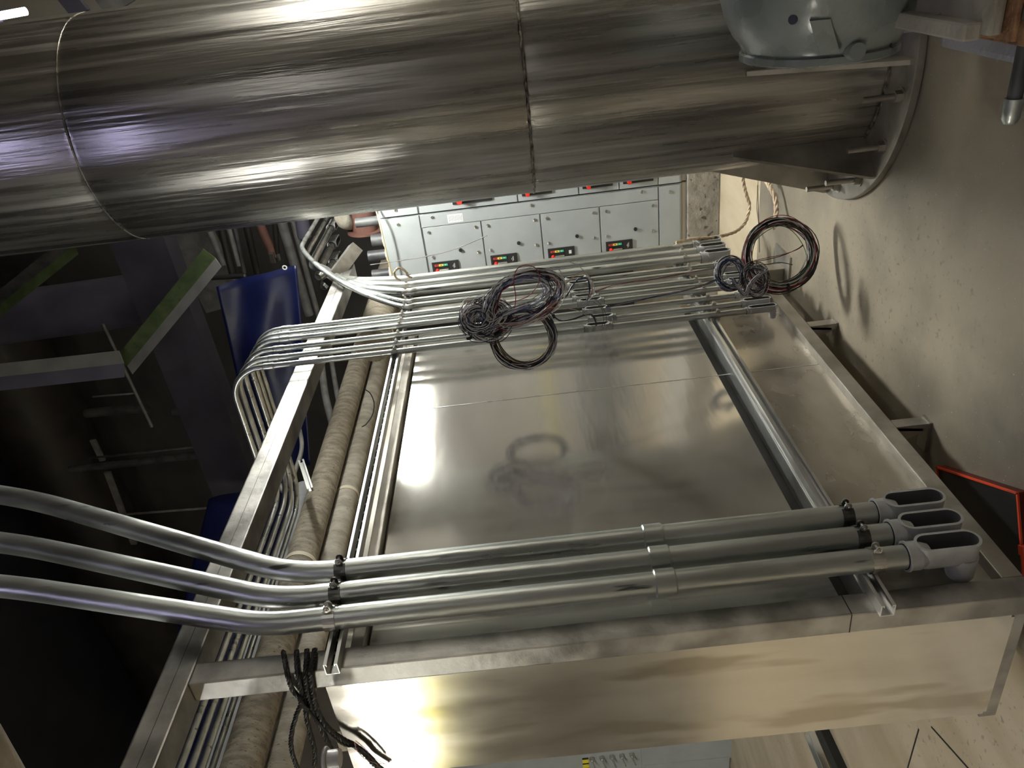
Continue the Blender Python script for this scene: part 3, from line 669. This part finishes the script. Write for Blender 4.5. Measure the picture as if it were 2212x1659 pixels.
loose('wire_bundle', 'two thin black wires looping between the mid fittings', st, wr=.0011)
st = []
for i in range(5): st.append((['wred','wpink','wblack','wwhite','wred'][i%5], 3.3, jit([(1275,634,3.2),(1330,616,3.25),(1400,604,3.3),(1470,592,3.4),(1540,580,3.5),(1585,572,3.55)], 1.5)))
loose('wire_bundle', 'red and black wires stretched down from the mid fittings to the lower coils', st, wr=.0012)
st = []
for i in range(8): st.append((['wlblue','wwhite','wblack','wpink','wblue'][i%5], 3.1, jit([(1310,664,3.05),(1360,652,3.1),(1420,640,3.15),(1490,625,3.2),(1548,606,3.3)], 2.5)))
loose('wire_bundle', 'pale blue and white wires stretched down to the small lower coil', st, wr=.0012)
# lower group
coil('wire_coil', 'large round coil of red, green, black and white wires hanging over the floor', (1684,550), .158, .158, 48, ['wblack','wwhite','wred','wblack','wgreen','wwhite','wbrown','wblack'], 3.45, .0105, ties=((.35,),(3.3,)), seed=31, tie_r=.018, wr=.0021)
coil('wire_coil', 'small oval coil of blue and purple wires upper left of the large one', (1578,592), .066, .060, 34, ['wblue','wpurple','wwhite','wblack','wwhite','wlblue'], 3.35, .0075, tilt=.6, ties=((2.7,),), seed=33, tie_r=.008, wr=.0018)
coil('wire_coil', 'drooping dark blue wire coil below the large round one', (1630,604), .060, .050, 36, ['wpurple','wwhite','wblack','wblue','wwhite','wbrown'], 3.30, .0105, tilt=-.5, ties=((5.1,),), seed=35, tie_r=.008)
st = []
for i in range(26): st.append((['wwhite','wlblue','wpurple','wwhite','wpurple'][i%5], 3.26, jit([(1583,604),(1596,622),(1609,637),(1617,622),(1634,600),(1656,584)], 3.5)))
st.append(('wblack', 3.4, [(1612,566),(1650,562),(1690,552),(1722,538),(1735,528)])); st.append(('wred', 3.4, [(1612,568),(1652,558),(1690,550),(1720,540),(1736,530)]))
st.append(('wblack', 3.36, [(1622,570),(1655,571),(1685,567),(1712,572)]))
loose('wire_bundle', 'pale wire ends drooping in a V below the small lower coils', st, wr=.0018)

# ============================================================ ROPES
def rope(label, pts, r):
    t = MB(); P = smooth(pts, 10); acc = 0
    for s_ in range(3):
        Q = []; acc = 0
        for k, p in enumerate(P):
            if k: acc += (P[k]-P[k-1]).length
            d = (P[min(k+1, len(P)-1)] - P[max(k-1, 0)]).normalized(); u = d.cross(V((0,1,0))).normalized(); v_ = d.cross(u); a = acc/(r*5)*2*PI*.5 + s_*2*PI/3
            Q.append(p + (u*math.cos(a) + v_*math.sin(a))*r*.55)
        t.sweep(Q, r*.62, M['rope'], 6)
    return tag(t.build('rope'), label, 'rope', 'ropes by the cabinet pad')
def dens(pl, y):
    return [AY(p[0], p[1], p[2] if len(p) > 2 else y) for p in pl]
rope('tan twisted rope hanging in a curve over the concrete pad', dens([(1604,372,4.6),(1606,395,4.6),(1612,420,4.6),(1619,445,4.6),(1612,475,4.55),(1600,492,4.5),(1580,504,4.45),(1540,513,4.4),(1500,516,4.35),(1460,524,4.3)], 4.6), .010)
rope('short knotted rope hanging from the tank gusset down to the wire coil', dens([(1656,380,4.3),(1657,392,4.28),(1664,405,4.2),(1674,425,4.15),(1677,450,4.1),(1675,475,4.05),(1671,492,4.0)], 4.2), .013)
rope('small curl of striped cord tied at the topmost conduit clamp', dens([(866,606,4.1),(856,600,4.1),(852,588,4.1),(862,579,4.1),(874,584,4.1),(882,596,4.1),(890,600,4.1)], 4.1), .006)

# ============================================================ PIPES OVERHEAD
def depth(p): return -(ROT.transposed() @ (V(p) - CAM)).z
def pipe_run(name, label, pts, r, m, cat='pipe', group=None, bands=(), bandm=None, seg=28, wob=0):
    t = thing(name, pts[0], label, cat, group); pts = [V(p) for p in pts]
    if wob:
        P = []; rad = []; rr = random.Random(len(label))
        for a, b in zip(pts, pts[1:]):
            n = max(2, int((b-a).length/.05))
            for k in range(n): P.append(a.lerp(b, k/n)); rad.append(r*(1+rr.uniform(-wob, wob)))
        P.append(pts[-1]); rad.append(r); MB().sweep(P, r, m, seg, rad=rad).build('jacket', t)
    elif seg == 4:
        d_ = (pts[1]-pts[0]).normalized(); s_ = d_.cross(V((0,1,0))).normalized(); n_ = d_.cross(s_)
        MB().prism([pts[0]+s_*r*a_+n_*r*b_ for a_, b_ in ((1,1),(-1,1),(-1,-1),(1,-1))], pts[1]-pts[0], m).build('tube', t)
    else: MB().sweep(pts, r, m, seg).build('pipe', t)
    d = (pts[1]-pts[0]).normalized()
    for q in bands:
        c = pts[0].lerp(pts[-1], q); MB().cyl(c - d*.014, c + d*.014, r*1.035, bandm or M['beige'], seg).build('band', t)
    return t
pipe_run('insulated_pipe', 'thick brown jacketed pipe running behind the overhead beam', [(-2.9,-1.6,2.91),(-2.9,7.8,2.91)], .088, M['insul'], bands=(.33,.36,.52), wob=.003)
pipe_run('insulated_pipe', 'pale speckled jacketed pipe running just below the brown one', [(-3.02,-1.6,2.785),(-3.02,7.8,2.785)], .075, M['insul2'], bands=(.45,.6), wob=.003)
pipe_run('insulated_pipe', 'smooth grey jacketed pipe above the brown one', [(-3.05,-1.6,3.10),(-3.05,4.2,3.10)], .074, M['jgrey'])
pipe_run('insulated_pipe', 'fat tan jacketed header pipe left of the grey cabinets', [(-2.40,4.95,2.60),(-2.40,7.9,2.60)], .128, M['insul'], bands=(.06,), bandm=M['white'], wob=.004)
p, q = AY(768,536,5.0), AY(712,612,4.75)
pipe_run('square_tube', 'short brushed square tube slanting behind the bent conduits', [p, q], .042, M['frame'], seg=4)
# red oxide duct with flange beyond
t = thing('flanged_duct', AY(778,475,6.2), 'red oxide painted duct between the header pipe and the cabinet', 'duct')
a, b = AY(790,500,6.0), AY(772,400,6.0); MB().cyl(a, b, .10, M['oxide'], 28).build('duct', t); MB().cyl(a, a+(b-a)*.04, .145, M['oxide'], 28).build('flange', t)
t = thing('pipe_elbow', AY(742,480,5.9), 'tan jacketed elbow beside the red oxide duct', 'pipe elbow')
MB().sweep(fillet([AY(735,455,5.9), AY(742,478,5.9), AY(765,482,6.1)], .12, 8), .062, M['insul2'], 20).build('jacket', t)
# rack of cross pipes far behind the tank
BK = [((440,470),(484,572),15,'mpipe','square grey pipe nearest the green brace in the far pipe rack'),
 ((472,470),(505,600),17,'dpipe','dark pipe second from the green brace in the far pipe rack'),
 ((488,470),(517,574),11,'mpipe','slim pale grey pipe ending above the tarp in the far pipe rack'),
 ((503,470),(528,590),9,'dmet','slim dark pipe beside the pale one in the far pipe rack'),
 ((528,468),(556,590),16,'dpipe','broad dark pipe in the middle of the far pipe rack'),
 ((553,466),(592,556),20,'oxide','reddish pipe ending at a clamp in the far pipe rack'),
 ((592,462),(600,560),12,'dpipe','dark pipe between the reddish and the thick grey pipes'),
 ((603,460),(668,680),22,'mpipe','thick grey pipe passing right of the tarp toward the frame beam'),
 ((628,462),(690,690),12,'mpipe','slimmer grey pipe just right of the thick one by the tarp'),
 ((650,462),(658,512),30,'lav','fat lavender grey pipe just behind the bent conduits')]
for a_, b_, wpx, m, lab in BK:
    a, b = AY(a_[0], a_[1], 7.0), AY(b_[0], b_[1], 7.0); pipe_run('rack_pipe', lab, [a, b], wpx*.5*depth(a)/F, M[m], 'pipe', 'pipes of the far rack', seg=16)
a, b = AY(434,601,6.3), AY(528,596,6.3); t = thing('black_tube', a, 'short black tube with a shiny end below the green brace', 'tube')
MB().cyl(a, b, .022, M['black'], 16).build('tube', t); MB().cyl(b, b + (b-a)*.03, .016, M['bolt'], 12).build('end_bolt', t)
t = thing('pipe_clamp', AY(590,557,6.8), 'shiny pipe clamp on the reddish pipe of the far rack', 'pipe clamp')
c = AY(588,557,6.85); MB().box(c - V((.05,.02,.025)), c + V((.05,.02,.025)), M['bolt'], bev=.006).build('clamp_body', t)
c = AY(602,556,6.85); MB().box(c - V((.03,.02,.012)), c + V((.03,.02,.012)), M['bolt'], bev=.004).build('clamp_bolt', t)

# ============================================================ TARPS
def tarp(label, px, planefn, nu=26, nv=26, amp=.03, seed=1):
    """px: four corners of the sheet (tl, tr, br, bl)"""
    P = [planefn(*p) for p in px]; n = (P[1]-P[0]).cross(P[3]-P[0]).normalized(); rr = random.Random(seed); mb = MB(); g = []
    ph = [rr.uniform(0, 6) for _ in range(5)]
    for i in range(nu+1):
        row = []
        for k in range(nv+1):
            u, v_ = i/nu, k/nv; p = (P[0]*(1-u)+P[1]*u)*(1-v_) + (P[3]*(1-u)+P[2]*u)*v_
            d = math.sin(9*u+ph[0]+2*v_)*.5 + math.sin(4*u-5*v_+ph[1])*.6 + abs(math.sin(6*v_+3*u+ph[2]))*.5
            row.append(mb.bm.verts.new(p + n*(amp*d)))
        g.append(row)
    ii = mb.mi(M['tarp'])
    for i in range(nu):
        for k in range(nv):
            f = mb.bm.faces.new((g[i][k], g[i+1][k], g[i+1][k+1], g[i][k+1])); f.smooth = True; f.material_index = ii
    o = mb.build('sheet'); sol = o.modifiers.new('thickness', 'SOLIDIFY'); sol.thickness = .003; return o
t = thing('tarp', AY(560,640,5.7), 'blue tarp with a brass eyelet hanging beyond the bent thin conduits', 'tarp')
o = tarp('', [(468,618),(640,574),(672,1000),(560,1040)], lambda a, b: AY(a, b, 5.7), amp=.035, seed=2); link(o, t)
c = AY(615,578,5.62); mb = MB(); mb.sweep([c + V((math.cos(k*PI/8)*.015, 0, math.sin(k*PI/8)*.015)) for k in range(16)], .005, M['white'], 8, close=True); mb.build('eyelet', t)
t = thing('tarp', AX(400,1400,-4.4), 'dark blue tarp wall seen between the overhead beam and the thin pipes', 'tarp')
o = tarp('', [(452,1080),(640,1030),(395,1900),(250,1900)], lambda a, b: AX(a, b, -4.4), amp=.03, seed=5); link(o, t)

# ============================================================ DARK CEILING WORK
def bar(name, label, a, b, wpx, hpx, m, y, cat, group=None, roundbar=False, seg=20, deep=1.0):
    A, B = AY(a[0], a[1], y), AY(b[0], b[1], y); t_ = (B-A).normalized(); wd = wpx*.5*depth((A+B)*.5)/F
    if roundbar: return tag(MB().cyl(A, B, wd, M[m], seg).build(name), label, cat, group)
    n = V((0,1,0)); s_ = t_.cross(n).normalized(); mb = MB(); mb.prism([A + s_*wd - n*wd*deep, A - s_*wd - n*wd*deep, A - s_*wd + n*wd*deep, A + s_*wd + n*wd*deep], B-A, M[m])
    return tag(mb.build(name), label, cat, group)
bar('vertical_pipe', 'fat lavender grey vertical pipe up in the dark behind the angle irons', (-60,697), (350,640), 112, 0, 'lav', 6.9, 'pipe', roundbar=True, seg=32)
bar('roof_beam', 'large lavender grey beam crossing the dark ceiling', (285,455), (545,1130), 105, 0, 'lavd', 6.4, 'beam', deep=.5)
bar('roof_beam', 'dull grey beam right of the lavender one behind the green brace', (395,470), (490,660), 90, 0, 'mpipe', 7.4, 'beam', deep=.3)
bar('large_duct', 'very large dark brown duct crossing the ceiling on a slant', (-70,620), (440,1570), 170, 0, 'dpipe', 8.3, 'duct', roundbar=True, seg=40)
bar('conduit_riser', 'thin dark vertical pipe high in the ceiling left of the lavender beam', (185,893), (322,880), 20, 0, 'dmet', 7.2, 'pipe', roundbar=True)
bar('conduit_riser', 'short grey pipe end beside the lavender beam in the ceiling', (375,892), (445,884), 20, 0, 'dmet', 7.2, 'pipe', roundbar=True)
bar('conduit_riser', 'slim dark pipe low in the ceiling above the blue tarp', (150,1015), (500,975), 16, 0, 'dmet', 7.3, 'pipe', roundbar=True)
bar('hanger_rod', 'thin grey rod hanging aslant from the angle irons', (222,700), (328,922), 7, 0, 'mpipe', 6.2, 'rod', roundbar=True, seg=10)
bar('hanger_rod', 'pale thin rod high in the dark ceiling', (200,857), (290,850), 4, 0, 'mpipe', 6.6, 'rod', roundbar=True, seg=8)
bar('hanger_rod', 'long faint rod in the ceiling near the tops of the big conduits', (260,1112), (480,1095), 5, 0, 'mpipe', 6.6, 'rod', roundbar=True, seg=8)
bar('hanger_rod', 'faint rod across the ceiling below the slanting one', (190,990), (460,962), 5, 0, 'dmet', 6.8, 'rod', roundbar=True, seg=8)
bar('strut_hanger', 'dull strut hanger on the far side of the large brown duct', (200,950), (222,995), 12, 0, 'mpipe', 7.0, 'hanger', deep=.4)
bar('strut_hanger', 'dull strut hanger lower beside the large brown duct', (232,1020), (290,1175), 13, 0, 'mpipe', 7.0, 'hanger', deep=.4)
def angle_iron(label, a, b, w1, w2, m1, m2, y, nm='angle_brace'):
    """web seen face on (m1) with the flange (m2) turned towards the camera along its right edge"""
    t = thing(nm, AY(a[0], a[1], y), label, 'angle iron'); A, B = AY(a[0], a[1], y), AY(b[0], b[1], y); d = (B-A).normalized(); k = depth(A)/F
    n = V((0,1,0)); s_ = d.cross(n).normalized()
    if (s_.x > 0): s_ = -s_
    mb = MB(); mb.prism([A - s_*w1*k*.5, A + s_*w1*k*.5, A + s_*w1*k*.5 + n*.01, A - s_*w1*k*.5 + n*.01], B-A, M[m1]); mb.build('web', t)
    e = A + s_*w1*k*.5; mb = MB(); mb.prism([e, e + s_*w2*k*.8 - n*w2*k*.6, e + s_*w2*k*.8 - n*(w2*k*.6-.01), e + n*.01], B-A, M[m2]); mb.build('flange', t)
angle_iron('green angle iron brace slanting down from the dark ceiling', (452,548), (262,782), 30, 26, 'green', 'pale', 5.9)
angle_iron('pale vertical angle iron with a rust stain meeting the green brace', (-160,818), (262,772), 30, 30, 'pale', 'lav', 5.75, 'angle_post')
angle_iron('dark angle iron brace beyond the upper end of the steel tank', (-60,690), (150,520), 22, 24, 'dmet', 'green', 6.6)
pipe_run('insulated_pipe', 'pale tan jacketed pipe near the camera at the ceiling corner', [AY(-60,1590,.95), AY(60,1790,.95)], .045, M['insul2'])
bar('roof_post', 'lavender steel member in the corner beyond the tank top', (120,-40), (178,32), 40, 0, 'lav', 6.6, 'steel member', deep=.4)
bar('roof_panel', 'dull tan panel beyond the tank top', (240,-30), (270,14), 90, 0, 'mpipe', 7.2, 'panel', deep=.2)
t = thing('high_bay_lamp', AY(20,30,6.9), 'lit high bay lamp glimpsed beside the top of the tank', 'lamp')
a, b = AY(-10,36,6.9), AY(56,24,6.9); MB().cyl(a, b, .03, mat('far_lamp_glow', (1,1,1), .4, 0, (.9,.85,1), 9), 16).build('tube', t)
MB().box(a + V((-.05,.03,.0)), a + V((.06,.08,.30)), M['lav']).build('housing', t)
# cable ladder and fittings above the enclosure
t = thing('cable_ladder', (-3.3, 3.0, 3.18), 'dark cable ladder lying between the overhead beam and the brown pipe', 'cable ladder')
for x in (-3.30, -3.62): MB().box((x-.01, 2.2, 3.12), (x+.01, 6.0, 3.20), M['dmet']).build('rail', t)
for k in range(12): MB().box((-3.61, 2.4+.3*k, 3.13), (-3.31, 2.425+.3*k, 3.155), M['mpipe']).build('rung', t)
a, b = AX(652,1000,-2.62), AX(672,1062,-2.62)
strut('strut_channel', a, (b-a).length, (b-a).normalized(), (1,0,0), M['strut'], 'short bright strut piece hanging above the brown jacketed pipe', w=.035, h=.025)
t = thing('junction_fitting', AX(628,1000,-2.7), 'looped flexible conduit between the beam and the brown pipe', 'flexible conduit')
MB().sweep(smooth([AX(p_[0], p_[1], -2.7) for p_ in ((640,900),(652,960),(640,1010),(618,1060),(604,1048),(596,1020),(600,980))], 8), .014, M['mpipe'], 12).build('pipe', t)
pipe_run('side_conduit', 'pair of dull conduits bending down left of the fat header pipe, nearer one', smooth([AX(p_[0], p_[1], -3.1) for p_ in ((690,740),(696,800),(704,860),(722,930))], 8), .030, M['mpipe'], 'conduit', seg=16)
pipe_run('side_conduit', 'pair of dull conduits bending down left of the fat header pipe, farther one', smooth([AX(p_[0], p_[1], -3.2) for p_ in ((712,740),(718,790),(730,860),(740,900))], 8), .022, M['mpipe'], 'conduit', seg=16)
tag(MB().sweep(smooth([AX(p_[0], p_[1], -2.72) for p_ in ((790,842),(800,850),(808,870),(805,895),(792,915),(782,922))], 6), .004, M['black'], 8).build('thin_cable'), 'thin black cable looping off the brown jacketed pipe', 'cable')

# ============================================================ PUMP, ITS BASE AND THE CAPPED PIPE
pc = AY(1765, 118, 2.42); rp = .285
t = thing('pump', (pc.x+.2, 2.42, pc.z), 'rounded grey green enamelled pump casing in front of the tank', 'pump')
mb = MB(); prof = [(.215, 0), (.222, .004), (.222, .022), (.214, .026), (.222, .045), (.245, .075), (.266, .115), (.281, .17), (.287, .24), (.287, .9), (.26, .95), (.0, .95)]
mb.lathe([(0,0)] + prof, (pc.x, 2.42, pc.z), (1, 0, 0), M['pump'], 72); mb.build('casing', t)
mb = MB(); c = V((pc.x+.11, 2.42-.05, pc.z-.02))
for az, m_, dx, r_ in ((-.05, 'pump', .035, .026), ):
    d = V((0, -math.cos(az), math.sin(az))); o = V((pc.x+dx, 2.42, pc.z)); mb.cyl(o + d*.215, o + d*.246, r_, M[m_], 20, r_*.85)
mb.build('boss', t)
hb = MB(); d = V((0, -math.cos(.62), math.sin(.62))); o = V((pc.x+.13, 2.42, pc.z)); hb.cyl(o + d*.262, o + d*.274, .012, M['black'], 16); hb.build('drain_hole', t)
mb = MB(); az = .28; d = V((0, -math.cos(az), math.sin(az))); e = V((0, math.sin(az), math.cos(az))); o = V((pc.x, 2.42, pc.z))
mb.prism([o + d*.225 + V((.035,0,0)) - e*.035, o + d*.245 + V((.035,0,0)) - e*.035, o + d*.275 + V((.125,0,0)), o + d*.225 + V((.125,0,0))], e*.05, M['pump']); mb.build('rib', t)
mb = MB(); az = -1.0; d = V((0, -math.cos(az), math.sin(az))); e = V((0, math.sin(az), math.cos(az)))
mb.prism([o + d*.20 + V((.05,0,0)), o + d*.34 + V((.06,0,0)), o + d*.34 + V((.14,0,0)), o + d*.24 + V((.20,0,0))], e*.03, M['pump']); mb.build('foot', t)
a, b = AZ(1972, 50, .40), AZ(2134, 80, .40)
t = thing('machine_base', ((a.x+b.x)/2 + .3, (a.y+b.y)/2, 0), 'grimy cream steel pump base with rusty lower edges', 'machine base')
x0 = (a.x+b.x)/2
mb = MB(); mb.box((x0, b.y, .37), (x0+1.2, a.y, .40), M['cblock'], bev=.008); mb.build('top_plate', t)
mb = MB(); mb.box((x0-.012, b.y-.03, .352), (x0+1.2, a.y+.01, .364), M['rust'], bev=.003); mb.box((x0-.026, b.y-.05, .318), (x0+1.2, a.y+.012, .332), M['rust'], bev=.003); mb.build('rusty_flange', t)
mb = MB(); mb.box((x0+.03, b.y-.02, .12), (x0+1.1, a.y-.02, .345), M['dmet'], bev=.004); mb.build('web', t)
mb = MB(); mb.box((x0-.01, b.y+.03, .398), (x0+.03, a.y+.02, .44), M['cblock'], bev=.006); mb.build('edge_lip', t)
a2, b2 = AZ(2040, 104, .10), AZ(2192, 134, .10)
mb = MB(); mb.box(((a2.x+b2.x)/2, b2.y-.12, 0), ((a2.x+b2.x)/2+1.3, a2.y, .12), M['plinth'], bev=.02); tag(mb.build('plinth'), 'wet shiny lavender grey plinth under the pump base', 'plinth')
e = AZ(2186, 238, .17); t = thing('capped_pipe', e, 'short horizontal grey pipe ending in a pale rounded cap', 'pipe')
rp_ = 15*depth(e)/F
MB().cyl(e, e + V((1.1, 0, 0)), rp_, M['dmet'], 20).build('pipe', t)
mb = MB(); mb.lathe([(rp_*1.28, .03), (rp_*1.30, -.0), (rp_*1.2, -.022), (rp_*.8, -.034), (0, -.038)], e, (1,0,0), M['galv'], 24)
mb.cyl(e - V((.0,.0,0)), e - V((0,0,.17)), rp_*1.05, M['galv'], 18); mb.build('cap', t)

# ============================================================ BLACK BOX WITH ORANGE EDGE
zt = .034; a, b = AZ(2027, 1009, zt), AZ(2197, 1064, zt); d = (b-a).normalized(); n = V((-d.y, d.x, 0)); n = -n if n.x > 0 else n
t = thing('tool_case', (a+b)/2 - V((0,0,zt)), 'black slab like case with an orange red rim lying under the enclosure', 'tool case')
a = a - d*.02; W_ = .42
mb = MB(); mb.prism([a + V((0,0,-zt)), b + V((0,0,-zt)), b + n*W_ + V((0,0,-zt)), a + n*W_ + V((0,0,-zt))], (0,0,zt-.006), M['black']); mb.build('body', t)
for p_, q_, s_ in ((a, b, n), (b, b + n*W_, -d), (a + n*W_, a, d)):
    mb = MB(); mb.prism([p_ + V((0,0,-.03)), q_ + V((0,0,-.03)), q_ + V((0,0,.0)), p_], s_*.007, M['orange']); mb.build('rim', t)
c = b + n*.16 - d*.01; mb = MB(); mb.prism([c + V((0,0,-.035)), c + n*.05 + V((0,0,-.035)), c + n*.04 + V((0,0,.004)), c + n*.01 + V((0,0,.004))], d*.025, M['orange']); mb.build('latch', t)

# ============================================================ BRAIDED CABLES ON THE POST
def braid(label, pts, r, seed, name='braided_cable', extra=None):
    P = smooth(pts, 8); mb = MB(); acc = 0; rr = random.Random(seed); ph = rr.uniform(0, 6)
    for s_ in range(3):
        Q = []; acc = 0
        for k, p in enumerate(P):
            if k: acc += (P[k]-P[k-1]).length
            dd = (P[min(k+1, len(P)-1)] - P[max(k-1, 0)]).normalized(); u = dd.cross(V((.3,1,.1))).normalized(); v_ = dd.cross(u); an = acc/.042*2*PI + s_*2*PI/3 + ph
            Q.append(p + (u*math.cos(an) + v_*math.sin(an))*r*.5)
        mb.sweep(Q, r*.62, M['cable'], 7)
    return tag(mb.build(name), label, 'cable', 'black braided cables on the post')
XC = XF + .014; YC = Y0 - .016
G = lambda *p: AX(p[0], p[1], XC); H = lambda *p: AY(p[0], p[1], YC)
braid('black braided cable at the top of the four hooked on the post, looping widest left', [AX(612,1408,XC-.03), G(615,1425), G(622,1460), H(632,1490), H(650,1515), H(640,1545), H(630,1585), H(630,1620), H(645,1665)], .0075, 1)
braid('second black braided cable from the top of the post, hanging down in the inner loop', [AX(641,1407,XC-.03), G(641,1422), G(643,1455), H(650,1488), H(658,1512), H(662,1550), H(672,1590), H(680,1625), H(678,1665)], .0075, 2)
braid('third black braided cable on the post, running into the thick trunk', [AX(663,1405,XC-.03), G(663,1420), G(660,1450), H(662,1485), H(668,1512), H(682,1550), H(702,1590), H(718,1625), H(732,1668)], .008, 3)
braid('lowest black braided cable on the post, ending over the side panel', [AX(680,1404,XC-.03), G(678,1418), G(671,1450), H(675,1490), H(684,1530), H(702,1565), H(735,1594), H(765,1610), H(792,1632), H(808,1650), H(840,1672)], .0085, 4)
braid('black braided cable offshoot splitting with red frayed wires on the side panel', [H(655,1514)-V((0,.008,0)), H(680,1545)-V((0,.008,0)), H(712,1580)-V((0,.008,0)), H(745,1604)-V((0,.008,0)), H(775,1608)-V((0,.008,0)), H(800,1628)-V((0,.008,0)), H(830,1660)-V((0,.008,0))], .0045, 5)
mb = MB()
for k in range(3): 
    c = H(654+k*5, 1515-k*2); mb.sweep([c + V((math.cos(q*PI/8)*.026, math.sin(q*PI/8)*.016 - .004, (k-1)*.006 + math.cos(q*PI/8)*.006)) for q in range(16)], .0045, M['cable'], 7, close=True)
tag(mb.build('cable_wrap'), 'black cord wrapped round the braided cables as a knot', 'cable wrap')
loose('frayed_wires', 'thin frayed red wires springing from the braided cable end', [('wred', YC-.01, [(768,1606),(778,1630),(800,1645),(830,1650),(850,1642),(875,1638),(905,1648)]), ('wred', YC-.012, [(768,1600),(790,1618),(812,1640),(840,1655),(850,1668)]), ('wpink', YC-.012, [(765,1602),(772,1622),(790,1640),(815,1650)])], wr=.0009)
c = AZ(713,1640,2.20); t = thing('conduit_hub', c, 'pale grey round conduit hub on top of the enclosure corner', 'conduit fitting')
MB().sweep([c + V((math.cos(k*PI/12)*.030, math.sin(k*PI/12)*.030, .012)) for k in range(24)], .0065, M['cast'], 10, close=True).build('ring', t)
MB().cyl(c - V((0,0,.03)), c + V((0,0,.006)), .026, M['cast'], 24).build('hub', t)

# ============================================================ BEYOND THE SIDE PANEL
t = thing('switch_cabinet', AY(1400,1640,4.6), 'grey control cabinet with a row of toggle switches beyond the side panel', 'control cabinet')
p1 = AY(1612,1600,4.6); xa = p1.x + 1.2; z0_ = p1.z
b = MB(); b.box((xa-2.4, 4.6, z0_), (xa, 5.2, 2.9), M['mcc'], bev=.006); b.build('body', t)
for (xx, zz) in ((1460,.0),(1330,0)): pass
za, zb_ = AY(1575,1630,4.6).z, AY(1392,1650,4.6).z
MB().box((xa-2.3, 4.57, za), (AY(1480,1636,4.6).x-0.02, 4.6, zb_), M['mcc'], bev=.004).build('door', t)
MB().box((AY(1480,1642,4.6).x, 4.575, za-.02), (xa-.03, 4.6, zb_+.03), M['mcc'], bev=.004).build('door', t)
for k in range(5):
    c = AY(1278+21.5*k, 1637-2.2*k, 4.6); m_ = MB(); m_.cyl(c, c - V((0,.03,0)), .022, M['bolt'], 16); m_.cyl(c - V((0,.03,0)), c - V((.09,.06,.03)), .008, M['bolt'], 10); m_.build('toggle_switch', t)
m_ = MB(); c = AY(1264,1637,4.6)
for k in range(4): m_.box((c.x-.30+.075*k, 4.594, c.z-.03), (c.x-.30+.075*k+.055, 4.60, c.z+.03), M['yellow'])
for k in range(4): m_.box((c.x-.30+.075*k+.055, 4.594, c.z-.03), (c.x-.30+.075*(k+1), 4.60, c.z+.03), M['black'])
m_.build('hazard_tape', t)
lg = MB(); lg.box((xa-2.4, 4.7, 0), (xa-.0, 5.2, z0_), M['black']); lg.build('plinth', t)
a, b = AZ(1752,1575,.02), AZ(1800,1690,.02)
strut('strut_channel', a, (b-a).length, (b-a).normalized(), (0,0,1), M['strut'], 'pale strut channel lying on the tan floor beyond the side panel', w=.10, h=.04)
a, b = AZ(1783,1572,.0), AZ(1838,1690,.0); d = (b-a).normalized(); n = V((-d.y, d.x, 0))
tag(MB().prism([a - n*.045, a + n*.045, a + n*.045 + V((0,0,.05)), a - n*.045 + V((0,0,.05))], b-a, M['black']).build('floor_rail'), 'black rail lying beside the pale strut on the tan floor', 'rail')

for nm, p_, q_ in (('trim_1', (2012,1570), (2110,1680)), ('trim_2', (1985,1575), (1955,1680)), ('trim_3', (1637,400), (1641,545))):
    a, b = AZ(*p_, 0), AZ(*q_, 0); n = V((-(b-a).y, (b-a).x, 0)).normalized()*.004
    struct(nm, MB().prism([a - n, b - n, b + n, a + n], (0, 0, .0015), M['seam']))
